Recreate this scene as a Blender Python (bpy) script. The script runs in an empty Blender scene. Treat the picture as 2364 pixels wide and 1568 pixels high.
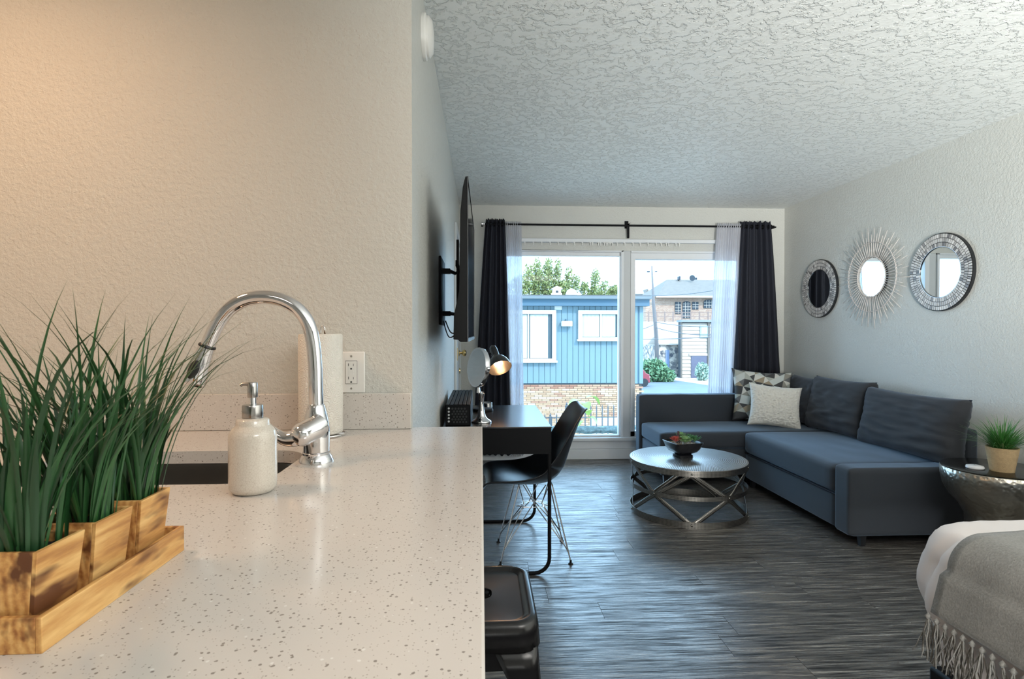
import bpy, bmesh, math, random
from mathutils import Vector, Matrix, noise
R = math.radians; PI = math.pi
rnd = random.Random(7)
C = bpy.context.scene.collection
S = bpy.context.scene

# ------------------------------------------------------------------ camera
cam = bpy.data.cameras.new('camera'); cam.lens = 36 * 1300 / 2364; cam.sensor_width = 36
cam.clip_start = 0.02; cam.clip_end = 400
cob = bpy.data.objects.new('camera', cam); C.objects.link(cob)
cob.location = (0, 0, 1.22); cob.rotation_euler = (R(90 - 0.68), 0, R(-3.12))
cam.dof.use_dof = True; cam.dof.focus_distance = 2.4; cam.dof.aperture_fstop = 20.0
S.camera = cob
# ------------------------------------------------------------------ sky, sun, kitchen lamp, added fill lights, exposure
W = bpy.data.worlds.new('world'); S.world = W; W.use_nodes = True
bg = W.node_tree.nodes['Background']; bg.inputs[0].default_value = (0.45, 0.73, 1.0, 1); bg.inputs[1].default_value = 7.0
def lamp(name, typ, loc, energy, col, size=.5, rot=(0, 0, 0), shape='DISK', sy=None):
    d = bpy.data.lights.new(name, typ); d.energy = energy; d.color = col
    if typ == 'AREA':
        d.shape = shape; d.size = size
        if sy: d.size_y = sy
    elif typ == 'SUN': d.angle = size
    else: d.shadow_soft_size = size
    o = bpy.data.objects.new(name, d); C.objects.link(o); o.location = loc; o.rotation_euler = rot
    return o
sun = lamp('sun', 'SUN', (0, 0, 12), 4.0, (1, .95, .88), R(.6))
sun.rotation_euler = Vector((.36, -.78, .58)).to_track_quat('Z', 'Y').to_euler()
lamp('kitchen_ceiling_lamp', 'AREA', (-1.42, 1.0, 2.385), 12, (1, .60, .34), .34)
lamp('room_fill_light', 'AREA', (1.25, -.9, 2.36), 26, (1, .95, .90), 1.1, (R(0), 0, 0))  # added overhead fill, unseen behind the camera, brightens the room
lamp('entry_fill_light', 'AREA', (-.9, -1.0, 2.36), 6, (1, .88, .78), .7, (0, 0, 0))  # second added fill, out of view on the entry side
rear_fill = lamp('rear_fill_light', 'AREA', (.45, -2.9, .75), 200, (.97, .98, .95), 1.0, (R(113), 0, R(-33)), 'RECTANGLE', 1.5)  # added softbox-like fill behind the camera; no window stands there
rear_fill.data.spread = R(80)
lamp('ceiling_fill_light', 'AREA', (2.3, .75, 1.62), 8, (1, .99, .94), .4, (R(180), 0, 0))  # added upward fill, out of view, lifts the ceiling brightness
S.view_settings.view_transform = 'Standard'; S.view_settings.look = 'None'
S.view_settings.gamma = 1; S.view_settings.use_curve_mapping = False
S.view_settings.exposure = 0.08

# ------------------------------------------------------------------ helpers
class MB:
    def __init__(s): s.v = []; s.f = []; s.uv = []; s.mi = []
    def add(s, vs, fs, uvs=None, mi=0):
        o = len(s.v); s.v += [tuple(x) for x in vs]
        for k, f in enumerate(fs):
            s.f.append([o + i for i in f]); s.mi.append(mi)
            s.uv.append(uvs[k] if uvs else [(0, 0)] * len(f))
        return s
    def box(s, x0, x1, y0, y1, z0, z1, M=None, mi=0):
        vs = [Vector((x, y, z)) for z in (z0, z1) for x, y in ((x0, y0), (x1, y0), (x1, y1), (x0, y1))]
        if M: vs = [M @ v for v in vs]
        return s.add(vs, [(0, 3, 2, 1), (4, 5, 6, 7), (0, 1, 5, 4), (1, 2, 6, 5), (2, 3, 7, 6), (3, 0, 4, 7)], None, mi)
    def grid(s, fn, nu, nv, cu=False, cv=False, mi=0, us=1, vs=1):
        P = [fn(i / nu, j / nv) for j in range(nv + (0 if cv else 1)) for i in range(nu + (0 if cu else 1))]
        w = nu + (0 if cu else 1); h = nv + (0 if cv else 1); fs = []; uv = []
        for j in range(nv):
            for i in range(nu):
                a, b = i, (i + 1) % w; c, d = j, (j + 1) % h
                fs.append((c * w + a, c * w + b, d * w + b, d * w + a))
                uv.append([(i / nu * us, j / nv * vs), ((i + 1) / nu * us, j / nv * vs), ((i + 1) / nu * us, (j + 1) / nv * vs), (i / nu * us, (j + 1) / nv * vs)])
        return s.add(P, fs, uv, mi)
    def tube(s, path, r, n=8, closed=False, cap=True, mi=0):
        path = [Vector(p) for p in path]; m = len(path)
        rr = r if isinstance(r, (list, tuple)) else [r] * m
        T = []
        for i in range(m):
            a = path[(i - 1) % m] if (closed or i) else path[0]; b = path[(i + 1) % m] if (closed or i < m - 1) else path[-1]
            T.append((b - a).normalized())
        up = Vector((0, 0, 1)) if abs(T[0].z) < .9 else Vector((1, 0, 0))
        N = [T[0].cross(up).normalized()]
        for i in range(1, m):
            q = N[-1] - T[i] * N[-1].dot(T[i]); N.append(q.normalized() if q.length > 1e-6 else N[-1])
        vs = []
        for i in range(m):
            B = T[i].cross(N[i])
            for k in range(n):
                a = 2 * PI * k / n; vs.append(path[i] + (N[i] * math.cos(a) + B * math.sin(a)) * rr[i])
        fs = []
        for i in range(m if closed else m - 1):
            j = (i + 1) % m
            for k in range(n): fs.append((i * n + k, i * n + (k + 1) % n, j * n + (k + 1) % n, j * n + k))
        if cap and not closed: fs += [tuple(range(n - 1, -1, -1)), tuple(range((m - 1) * n, m * n))]
        return s.add(vs, fs, None, mi)
    def lathe(s, prof, n=32, M=None, mi=0, cap=True):
        vs = []
        for r, z in prof:
            for k in range(n):
                a = 2 * PI * k / n; v = Vector((r * math.cos(a), r * math.sin(a), z)); vs.append(M @ v if M else v)
        fs = []; m = len(prof)
        for i in range(m - 1):
            for k in range(n): fs.append((i * n + k, i * n + (k + 1) % n, (i + 1) * n + (k + 1) % n, (i + 1) * n + k))
        if cap:
            if prof[0][0] > 1e-5: fs.append(tuple(range(n - 1, -1, -1)))
            if prof[-1][0] > 1e-5: fs.append(tuple(range((m - 1) * n, m * n)))
        return s.add(vs, fs, None, mi)
    def prism(s, pts, z0, z1, axis='z', mi=0):
        n = len(pts)
        def mk(a, b, c):
            return {'z': (a, b, c), 'y': (a, c, b), 'x': (c, a, b)}[axis]
        vs = [mk(a, b, z0) for a, b in pts] + [mk(a, b, z1) for a, b in pts]
        return s.add(vs, [tuple(range(n - 1, -1, -1)), tuple(range(n, 2 * n))] + [(i, (i + 1) % n, n + (i + 1) % n, n + i) for i in range(n)], None, mi)
    def mesh(s, name, mats, smooth=False):
        me = bpy.data.meshes.new(name); me.from_pydata(s.v, [], s.f)
        uvl = me.uv_layers.new(name='UVMap'); flat = []
        for p in s.uv:
            for q in p: flat += [q[0], q[1]]
        uvl.data.foreach_set('uv', flat)
        for m in (mats if isinstance(mats, (list, tuple)) else [mats]): me.materials.append(m)
        if any(s.mi): me.polygons.foreach_set('material_index', s.mi)
        bm = bmesh.new(); bm.from_mesh(me); bmesh.ops.remove_doubles(bm, verts=bm.verts, dist=1e-6)
        bmesh.ops.recalc_face_normals(bm, faces=bm.faces); bm.to_mesh(me); bm.free()
        if smooth:
            me.shade_smooth()
            if smooth is not True: me.set_sharp_from_angle(angle=R(smooth))
        return me
def put(name, me, parent=None, loc=(0, 0, 0), rot=(0, 0, 0), scale=(1, 1, 1)):
    o = bpy.data.objects.new(name, me); C.objects.link(o); o.parent = parent
    o.location = loc; o.rotation_euler = rot; o.scale = scale
    return o
def obj(name, mb, mat, parent=None, loc=(0, 0, 0), rot=(0, 0, 0), smooth=False, bevel=0, seg=2, sub=0):
    o = put(name, mb.mesh(name, mat, smooth), parent, loc, rot)
    if bevel:
        m = o.modifiers.new('bevel', 'BEVEL'); m.width = bevel; m.segments = seg; m.limit_method = 'ANGLE'; m.angle_limit = R(35)
        if not smooth:
            o.data.shade_smooth(); o.data.set_sharp_from_angle(angle=R(50)); m.harden_normals = False
    if sub: m = o.modifiers.new('sub', 'SUBSURF'); m.levels = sub; m.render_levels = sub
    return o
def tag(o, label, cat, group=None, kind=None):
    o['label'] = label; o['category'] = cat
    if group: o['group'] = group
    if kind: o['kind'] = kind
    return o
def thing(name, label, cat, loc=(0, 0, 0), rotz=0, group=None, rot=None):
    o = bpy.data.objects.new(name, None); C.objects.link(o); o.empty_display_size = .1
    o.location = loc; o.rotation_euler = rot or (0, 0, rotz)
    return tag(o, label, cat, group)
def struct(name, mb, mat, parent=None, label=None, **k):
    o = obj(name, mb, mat, parent, **k)
    if parent is None: o['kind'] = 'structure'; o['label'] = label; o['category'] = name.split('_')[0]
    return o
def disc_path(r, n=48, z=0, a0=0): return [(r * math.cos(2 * PI * k / n + a0), r * math.sin(2 * PI * k / n + a0), z) for k in range(n)]
def rrect(x0, x1, y0, y1, r, n=6):
    P = []
    for cx, cy, a in ((x1 - r, y1 - r, 0), (x0 + r, y1 - r, 90), (x0 + r, y0 + r, 180), (x1 - r, y0 + r, 270)):
        for k in range(n + 1): t = R(a + 90 * k / n); P.append((cx + r * math.cos(t), cy + r * math.sin(t)))
    return P
def smoothpath(P, n=8):
    P = [Vector(p) for p in P]; out = []
    for i in range(len(P) - 1):
        p0 = P[max(i - 1, 0)]; p1 = P[i]; p2 = P[i + 1]; p3 = P[min(i + 2, len(P) - 1)]
        for k in range(n):
            t = k / n
            out.append(.5 * ((2 * p1) + (p2 - p0) * t + (2 * p0 - 5 * p1 + 4 * p2 - p3) * t * t + (-p0 + 3 * p1 - 3 * p2 + p3) * t ** 3))
    out.append(P[-1]); return out

# ------------------------------------------------------------------ materials
class NT:
    def __init__(s, name):
        s.m = bpy.data.materials.new(name); s.m.use_nodes = True; s.t = s.m.node_tree; s.n = s.t.nodes
        s.b = s.n['Principled BSDF']; s.out = s.n['Material Output']
    def N(s, typ, **k):
        x = s.n.new(typ)
        for a, b in k.items():
            if a.startswith('i_'):
                kk = a[2:]; kk = int(kk) if kk.isdigit() else kk.replace('_', ' ')
                sock = x.inputs[kk]
                if isinstance(b, bpy.types.NodeSocket): s.t.links.new(b, sock)
                else: sock.default_value = b
            else: setattr(x, a, b)
        return x
    def L(s, a, b): s.t.links.new(a, b)
    def coord(s, which='Object', scale=(1, 1, 1), rand=0):
        tc = s.N('ShaderNodeTexCoord').outputs[which]
        mp = s.N('ShaderNodeMapping'); mp.inputs['Scale'].default_value = scale; s.L(tc, mp.inputs['Vector'])
        if rand:
            oi = s.N('ShaderNodeObjectInfo'); mu = s.N('ShaderNodeMath', operation='MULTIPLY', i_0=oi.outputs['Random'], i_1=rand)
            s.L(mu.outputs[0], mp.inputs['Location'])
        return mp.outputs[0]
    def M(s, op, a, b=0.0, c=0.0):
        x = s.N('ShaderNodeMath', operation=op)
        for i, q in enumerate((a, b, c)):
            if i >= len(x.inputs): break
            if isinstance(q, bpy.types.NodeSocket): s.L(q, x.inputs[i])
            else: x.inputs[i].default_value = q
        return x.outputs[0]
    def ramp(s, fac, stops, interp='LINEAR'):
        r = s.N('ShaderNodeValToRGB'); cr = r.color_ramp; cr.interpolation = interp
        while len(cr.elements) < len(stops): cr.elements.new(.5)
        for e, (p, c) in zip(cr.elements, stops): e.position = p; e.color = (*c, 1) if len(c) == 3 else c
        s.L(fac, r.inputs[0]); return r.outputs[0]
    def mix(s, fac, a, b, bt='MIX'):
        x = s.N('ShaderNodeMix', data_type='RGBA', blend_type=bt)
        for sock, q in ((x.inputs[0], fac), (x.inputs[6], a), (x.inputs[7], b)):
            if isinstance(q, bpy.types.NodeSocket): s.L(q, sock)
            else: sock.default_value = q if isinstance(q, (int, float)) else (*q, 1)
        return x.outputs[2]
    def bump(s, h, strength=.3, dist=.01):
        b = s.N('ShaderNodeBump'); b.inputs['Strength'].default_value = strength; b.inputs['Distance'].default_value = dist
        s.L(h, b.inputs['Height']); s.L(b.outputs[0], s.b.inputs['Normal']); return b
    def set(s, **k):
        for a, b in k.items():
            sock = s.b.inputs[a.replace('_', ' ')]
            if isinstance(b, bpy.types.NodeSocket): s.L(b, sock)
            else: sock.default_value = (*b, 1) if isinstance(b, (tuple, list)) else b
        return s
def noise_(t, vec, scale, detail=3, rough=.5, out=0): 
    n = t.N('ShaderNodeTexNoise', i_Scale=scale, i_Detail=detail, i_Roughness=rough); t.L(vec, n.inputs['Vector']); return n.outputs[out]
def plain(name, col, rough=.5, metal=0, var=.08, vs=8, bs=0, bd=.002, bscale=60, **k):
    t = NT(name); v = t.coord(); n = noise_(t, v, vs, 4)
    c = t.mix(n, tuple(max(0, x * (1 - var)) for x in col), tuple(min(1, x * (1 + var)) for x in col))
    t.set(Base_Color=c, Roughness=rough, Metallic=metal)
    if bs: t.bump(noise_(t, v, bscale, 3), bs, bd)
    t.set(**k); return t.m

def m_wall(name, col, rough=.42, bs=.6):
    t = NT(name); v = t.coord()
    a = noise_(t, v, 150, 4, .65); b = noise_(t, v, 62, 4, .6)
    h = t.M('ADD', a, t.M('MULTIPLY', t.ramp(b, [(.42, (0, 0, 0)), (.58, (1, 1, 1))]), .45))
    t.bump(h, bs, .004)
    t.set(Base_Color=t.mix(noise_(t, v, 2.5, 3), tuple(x * .97 for x in col), col), Roughness=t.ramp(noise_(t, v, 42, 5, .65), [(.48, (.42, .42, .42)), (.58, (.35, .35, .35))]), Specular_IOR_Level=.5)
    return t.m
WALL = m_wall('painted_wall', (.65, .65, .61))
def m_ceil():
    t = NT('knockdown_ceiling'); v = t.coord()
    n = noise_(t, v, 19, 5, .64); r1 = t.ramp(n, [(.47, (0, 0, 0)), (.53, (1, 1, 1))])
    n2 = noise_(t, v, 55, 3, .5)
    t.bump(t.M('ADD', t.M('MULTIPLY', r1, 1.0), t.M('MULTIPLY', n2, .35)), .85, .006)
    t.set(Base_Color=(.87, .89, .87), Roughness=.5); return t.m
CEIL = m_ceil()
WHITE_TRIM = plain('white_trim_paint', (.78, .80, .82), .3, var=.03)
WHITE_PL = plain('white_plastic', (.82, .81, .78), .3, var=.02)
def m_plank():
    t = NT('grey_vinyl_plank'); v = t.coord('Object', (1.2, 24, 1), 40)
    n = noise_(t, v, 3.0, 8, .68); v2 = t.coord('Object', (2.2, 60, 1), 17); n2 = noise_(t, v2, 4, 4, .6)
    f = t.M('ADD', t.M('MULTIPLY', n, .62), t.M('MULTIPLY', n2, .38))
    c = t.ramp(f, [(.38, (.006, .006, .007)), (.47, (.045, .042, .040)), (.54, (.13, .122, .112)), (.62, (.36, .34, .31))])
    oi = t.N('ShaderNodeObjectInfo').outputs['Random']
    c = t.mix(t.M('MULTIPLY', oi, .25), c, (.10, .093, .088))
    t.set(Base_Color=c, Roughness=t.ramp(f, [(.40, (.5, .5, .5)), (.56, (.24, .24, .24))]), Specular_IOR_Level=t.ramp(f, [(.40, (.15, .15, .15)), (.54, (.95, .95, .95))]))
    t.bump(f, .4, .002); return t.m
PLANK = m_plank()
SUBF = plain('floor_joint', (.03, .03, .032), .8)
def m_quartz(name='speckled_quartz', dens=.26):
    t = NT(name); v = t.coord()
    c0 = t.mix(noise_(t, v, 3, 3), (.62, .58, .54), (.68, .645, .605))
    def specks(scale, th, pick, col, cin):
        vo = t.N('ShaderNodeTexVoronoi', i_Scale=scale); t.L(v, vo.inputs['Vector'])
        ok = t.M('LESS_THAN', t.N('ShaderNodeSeparateColor', i_Color=vo.outputs['Color']).outputs[0], pick)
        nz = t.M('MULTIPLY', noise_(t, v, scale * 2.2, 2), .35)
        m = t.M('MULTIPLY', ok, t.M('LESS_THAN', t.M('ADD', vo.outputs['Distance'], nz), th))
        return t.mix(t.M('MULTIPLY', m, .85), cin, col)
    c = specks(170, .44, dens, (.22, .19, .165), c0)
    c = specks(330, .42, dens, (.36, .32, .28), c)
    c = specks(120, .36, .10, (.80, .79, .76), c)
    t.set(Base_Color=c, Roughness=.16, Specular_IOR_Level=.6); return t.m
QUARTZ = m_quartz(); QUARTZ2 = m_quartz('speckled_quartz_splash', .34)
def metal(name, col, rough, bs=0, bscale=80, var=.05): return plain(name, col, rough, 1, var, 20, bs, .001, bscale)
CHROME = metal('chrome', (.80, .80, .82), .06); STEEL = metal('brushed_steel', (.40, .40, .41), .28)
BLACK = plain('black_plastic', (.012, .013, .015), .35); BLACKM = plain('black_matte_metal', (.006, .0065, .008), .5, Specular_IOR_Level=.15)
BRASS = metal('brass', (.78, .58, .25), .2)
def m_wood():
    t = NT('acacia_wood'); v = t.coord('Object', (14, 1.6, 14), 9)
    n = noise_(t, v, 5, 5, .6); v2 = t.coord('Object', (26, 5, 20), 5); n2 = noise_(t, v2, 1.6, 3, .5)
    w = t.N('ShaderNodeTexWave', wave_type='BANDS', bands_direction='X', i_Scale=2.6, i_Distortion=7, i_Detail=3); t.L(v, w.inputs['Vector'])
    c = t.ramp(t.M('ADD', t.M('MULTIPLY', n, .85), t.M('MULTIPLY', w.outputs['Fac'], .15)), [(.30, (.34, .13, .035)), (.5, (.62, .32, .10)), (.68, (.80, .50, .19))])
    c = t.mix(t.ramp(n2, [(.54, (0, 0, 0)), (.66, (1, 1, 1))]), c, (.13, .045, .014))
    t.set(Base_Color=c, Roughness=.5); t.bump(n, .15, .002); return t.m
WOOD = m_wood()
def m_blade(name, a, b):
    t = NT(name); v = t.coord('Object', (30, 30, 3), 3); n = noise_(t, v, 1.5, 3)
    oi = t.N('ShaderNodeObjectInfo').outputs['Random']
    t.set(Base_Color=t.mix(t.M('MULTIPLY', t.M('ADD', n, oi), .5), a, b), Roughness=.42); return t.m
BLADE = m_blade('grass_blade', (.006, .026, .014), (.035, .14, .035))
LEAF2 = m_blade('small_plant_leaf', (.02, .10, .02), (.10, .34, .06))
SOIL = plain('dark_soil', (.015, .014, .015), .9, bs=.9, bd=.01, bscale=120)
def m_fabric(name, col, rough=.9, scale=600, bs=.35, var=.25, sheen=.3, tint=(1, 1, 1)):
    t = NT(name); v = t.coord(); n = noise_(t, v, scale, 2, .7); n2 = noise_(t, v, 3, 3)
    c = t.mix(n, tuple(x * (1 - var) for x in col), tuple(x * (1 + var) for x in col))
    c = t.mix(t.M('MULTIPLY', n2, .3), c, tuple(x * .8 for x in col))
    t.set(Base_Color=c, Roughness=rough, Sheen_Weight=sheen, Sheen_Roughness=.4, Sheen_Tint=tint); t.bump(n, bs, .001); return t.m
SOFA = m_fabric('slate_fabric', (.034, .040, .050), scale=450, sheen=.45, tint=(.55, .75, 1)); CUSH = m_fabric('slate_cushion_fabric', (.031, .034, .040), scale=450, sheen=.2, tint=(.7, .8, 1))  # blue sheen tint puts the window's cool reflection into the fabric colour
CURT = m_fabric('navy_curtain', (.014, .016, .027), .8, 300, .1, .15, 0)
LINEN = m_fabric('white_duvet', (.68, .63, .61), .8, 500, .1, .03, .15); THROW = m_fabric('grey_throw', (.21, .205, .19), .95, 200, 1.0, .6, .2)
def m_sheer():
    t = NT('sheer_voile'); v = t.coord('Object', (160, 160, 3)); n = noise_(t, v, 1, 2)
    d = t.N('ShaderNodeBsdfDiffuse'); d.inputs[0].default_value = (.82, .82, .86, 1)
    tl = t.N('ShaderNodeBsdfTranslucent'); tl.inputs[0].default_value = (.85, .87, .92, 1)
    tr = t.N('ShaderNodeBsdfTransparent')
    m1 = t.N('ShaderNodeMixShader', i_Fac=.5); t.L(d.outputs[0], m1.inputs[1]); t.L(tl.outputs[0], m1.inputs[2])
    m2 = t.N('ShaderNodeMixShader'); t.L(t.M('ADD', .18, t.M('MULTIPLY', n, .25)), m2.inputs[0])
    t.L(m1.outputs[0], m2.inputs[1]); t.L(tr.outputs[0], m2.inputs[2]); t.L(m2.outputs[0], t.out.inputs[0]); return t.m
SHEER = m_sheer()
def m_glass():
    t = NT('window_glass'); tr = t.N('ShaderNodeBsdfTransparent'); tr.inputs[0].default_value = (.97, .99, 1, 1)
    g = t.N('ShaderNodeBsdfGlossy'); g.inputs['Roughness'].default_value = .02
    fr = t.N('ShaderNodeFresnel', i_IOR=1.22)
    m = t.N('ShaderNodeMixShader'); t.L(fr.outputs[0], m.inputs[0]); t.L(tr.outputs[0], m.inputs[1]); t.L(g.outputs[0], m.inputs[2])
    t.L(m.outputs[0], t.out.inputs[0]); return t.m
GLASS = m_glass()
MIRROR = plain('mirror_glass', (.86, .90, .90), .01, 1, var=0)
def m_crackle():
    t = NT('crackle_ceramic'); v = t.coord(); vo = t.N('ShaderNodeTexVoronoi', feature='DISTANCE_TO_EDGE', i_Scale=230); t.L(v, vo.inputs['Vector'])
    f = t.ramp(vo.outputs['Distance'], [(0, (0, 0, 0)), (.05, (1, 1, 1))])
    t.set(Base_Color=t.mix(f, (.50, .43, .36), (.66, .61, .535)), Roughness=.14, Coat_Weight=.4); return t.m
CRACK = m_crackle()
def m_towel():
    t = NT('embossed_paper'); v = t.coord('Object', (1, 1, 1)); vo = t.N('ShaderNodeTexVoronoi', i_Scale=55); t.L(v, vo.inputs['Vector'])
    h = t.M('SINE', t.M('MULTIPLY', vo.outputs['Distance'], 26))
    t.bump(h, .5, .0012); t.set(Base_Color=(.80, .77, .71), Roughness=.9); return t.m
TOWEL = m_towel()
def m_hammer(name, col, rough, scale=45, bs=.6):
    t = NT(name); v = t.coord(); vo = t.N('ShaderNodeTexVoronoi', feature='SMOOTH_F1', i_Scale=scale); t.L(v, vo.inputs['Vector'])
    t.bump(vo.outputs['Distance'], bs, .006); t.set(Base_Color=t.mix(noise_(t, v, 9, 3), tuple(x * .75 for x in col), col), Roughness=rough, Metallic=1); return t.m
HAMMER = m_hammer('hammered_pewter', (.50, .47, .41), .30, 62, .6)
def m_perf(name, cyl):
    # small punched dots in rows: round the ring, or along the strap
    t = NT(name)
    if cyl:
        sx = t.N('ShaderNodeSeparateXYZ', i_0=t.N('ShaderNodeTexCoord').outputs['Object'])
        a = t.M('MULTIPLY', t.M('ARCTAN2', sx.outputs[1], sx.outputs[0]), 300 / (2 * PI) * .95); z = t.M('MULTIPLY', sx.outputs[2], 118)
    else:
        sx = t.N('ShaderNodeSeparateXYZ', i_0=t.N('ShaderNodeTexCoord').outputs['UV'])
        a = t.M('MULTIPLY', sx.outputs[0], 60); z = t.M('MULTIPLY', sx.outputs[1], 3)
    fa = t.M('SUBTRACT', t.M('FRACT', a), .5); fz = t.M('SUBTRACT', t.M('FRACT', z), .5)
    d = t.M('SQRT', t.M('ADD', t.M('MULTIPLY', fa, fa), t.M('MULTIPLY', fz, fz)))
    m = t.M('LESS_THAN', d, .30)
    t.set(Base_Color=t.mix(m, (.33, .31, .28), (.012, .012, .014)), Roughness=.34, Metallic=t.M('SUBTRACT', 1, m))
    b = t.bump(t.M('SUBTRACT', 1, m), .4, .001); return t.m
PERFC = m_perf('punched_ring_metal', True); PERFS = m_perf('punched_strap_metal', False)
def m_spiral():
    t = NT('punched_disc_metal'); sx = t.N('ShaderNodeSeparateXYZ', i_0=t.N('ShaderNodeTexCoord').outputs['Object'])
    x, y = sx.outputs[0], sx.outputs[1]; r = t.M('SQRT', t.M('ADD', t.M('MULTIPLY', x, x), t.M('MULTIPLY', y, y)))
    ri = t.M('MULTIPLY', r, 85); k = t.M('FLOOR', ri); fr = t.M('SUBTRACT', t.M('FRACT', ri), .5)
    a = t.M('ARCTAN2', y, x); ang = t.M('MULTIPLY', a, t.M('ADD', t.M('MULTIPLY', k, 1.0), 3.0)); fa = t.M('SUBTRACT', t.M('FRACT', ang), .5)
    d = t.M('SQRT', t.M('ADD', t.M('MULTIPLY', fa, fa), t.M('MULTIPLY', fr, fr)))
    m = t.M('SMOOTH_MIN', 1.0, t.M('MULTIPLY', d, 2.6), .1)
    t.set(Base_Color=t.mix(m, (.02, .02, .022), (.46, .45, .44)), Roughness=.30, Metallic=.9); t.bump(m, .8, .003); return t.m
SPIRAL = m_spiral()
def m_geo():
    t = NT('triangle_patchwork'); uv = t.N('ShaderNodeTexCoord').outputs['UV']
    mp = t.N('ShaderNodeMapping'); mp.inputs['Scale'].default_value = (6.2, 6.2, 1); mp.inputs['Rotation'].default_value = (0, 0, R(12)); t.L(uv, mp.inputs[0])
    sx = t.N('ShaderNodeSeparateXYZ', i_0=mp.outputs[0]); x, y = sx.outputs[0], sx.outputs[1]
    fx, fy = t.M('FRACT', x), t.M('FRACT', y); ix, iy = t.M('FLOOR', x), t.M('FLOOR', y)
    par = t.M('MODULO', t.M('ABSOLUTE', t.M('ADD', ix, iy)), 2.0)
    fx2 = t.M('ABSOLUTE', t.M('SUBTRACT', fx, par))
    tri = t.M('GREATER_THAN', fx2, fy); tri2 = t.M('GREATER_THAN', t.M('ADD', fx2, fy), 1.0)
    cb = t.N('ShaderNodeCombineXYZ', i_0=t.M('ADD', ix, t.M('MULTIPLY', tri, 17.3)), i_1=t.M('ADD', iy, t.M('MULTIPLY', t.M('MULTIPLY', tri2, par), 7.7)), i_2=3.1)
    wn = t.N('ShaderNodeTexWhiteNoise', noise_dimensions='3D'); t.L(cb.outputs[0], wn.inputs[0])
    c = t.ramp(wn.outputs['Value'], [(0, (.06, .062, .065)), (.2, (.15, .155, .16)), (.36, (.30, .29, .25)), (.5, (.42, .44, .40)), (.64, (.56, .60, .58)), (.8, (.34, .28, .20)), (.9, (.66, .65, .60))], 'CONSTANT')
    t.set(Base_Color=c, Roughness=.85); return t.m
GEO = m_geo()
FLUFF = m_fabric('cream_fleece', (.80, .78, .72), 1, 120, 1.0, .08, .6)

# ------------------------------------------------------------------ room shell
XL, XR, YB, ZC = -.21, 2.98, 5.40, 2.44
WX0, WX1, WZ0, WZ1 = .14, 2.62, .20, 2.015
struct('wall_left', MB().box(XL - .14, XL, 1.87, YB + .2, 0, ZC), WALL, label='grey textured left wall carrying the television')
struct('wall_right', MB().box(XR, XR + .14, -3, YB + .2, 0, ZC), WALL, label='grey textured right wall behind the sofa')
w = MB().box(XL, WX0, YB, YB + .16, 0, ZC).box(WX1, XR, YB, YB + .16, 0, ZC).box(WX0, WX1, YB, YB + .16, WZ1, ZC).box(WX0, WX1, YB, YB + .16, 0, WZ0 - .02)
struct('wall_back', w, WALL, label='grey window wall at the far end of the room')
struct('wall_kitchen', MB().box(-2.6, XL, 1.73, 1.87, 0, ZC), WALL, label='beige lit kitchen wall above the counter')
struct('wall_front', MB().box(-2.6, XR, -3.14, -3, 0, ZC), WALL, label='plain wall behind the camera')
struct('wall_side', MB().box(-2.74, -2.6, -3, 1.87, 0, ZC), WALL, label='plain wall left of the kitchen')
struct('ceiling', MB().box(-2.7, XR + .1, -3.1, YB + .16, ZC, ZC + .1), CEIL, label='textured pale ceiling')
fl = struct('floor', MB().box(-2.7, XR + .1, -3.1, YB + .16, -.06, -.004), SUBF, label='grey wood-look plank floor')
# planks, each its own piece, running across the room
PW, PL = .152, 1.22
pm = MB().box(0, PL - .0016, 0, PW - .0010, -.004, 0).mesh('plank', PLANK)
pn = 0
for r in range(34):
    y = YB - (r + 1) * PW
    off = rnd.uniform(0, PL)
    x = XL - off
    while x < XR:
        if x + PL > XL - .6:
            a = max(x, XL - .55 if y < 1.6 else XL); b = min(x + PL, XR)
            if b - a > .05 and y > .2:
                if a == x and b == x + PL: put('plank', pm, fl, (x, y, 0))
                else: obj('plank', MB().box(0, b - a - .0016, 0, PW - .0010, -.004, 0), PLANK, fl, (a, y, 0))
                pn += 1
        x += PL
# ledge panel and baseboard under the window
tp = struct('trim_1', MB().box(XL + .02, XR, YB - .045, YB - .001, .001, .098), WHITE_TRIM, bevel=.004, label='white skirting under the window')
struct('trim_2', MB().box(XL + .02, XR, YB - .022, YB - .001, .10, .178), WHITE_TRIM, label='white panel above the skirting').location.z = 0
struct('baseboard_left', MB().box(XL, XL + .014, 1.75, 4.40, .001, .09), WHITE_TRIM, bevel=.003, label='white baseboard on the left wall')
struct('baseboard_right', MB().box(XR - .014, XR, -2.9, YB - .05, .001, .09), WHITE_TRIM, bevel=.003, label='white baseboard on the right wall')

# ------------------------------------------------------------------ window
wn = bpy.data.objects.new('window_1', None); C.objects.link(wn); wn['kind'] = 'structure'; wn['label'] = 'wide white framed picture window with two panes'; wn['category'] = 'window'
wn.location = (0, YB, 0)
f = MB()
f.box(WX0 - .0, 1.375, -.012, .10, WZ1 - .014, WZ1).box(WX0, 1.375, .012, .09, 1.965, WZ1 - .014)
f.box(WX0, WX1, -.055, .10, WZ0 - .02, WZ0 + .008).box(WX0, 1.375, .012, .09, WZ0 + .008, .222)
f.box(1.352, 1.375, -.012, .10, WZ0, WZ1).box(1.340, 1.352, .012, .09, WZ0, WZ1 - .01).box(WX0, WX0 + .05, -.012, .10, WZ0, WZ1)
obj('window_frame', f, WHITE_TRIM, wn, bevel=.003)
obj('mullion', MB().box(1.376, 1.448, .006, .12, WZ0, WZ1), plain('mullion_paint', (.60, .62, .63), .4, var=.03), wn, bevel=.002)
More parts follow.
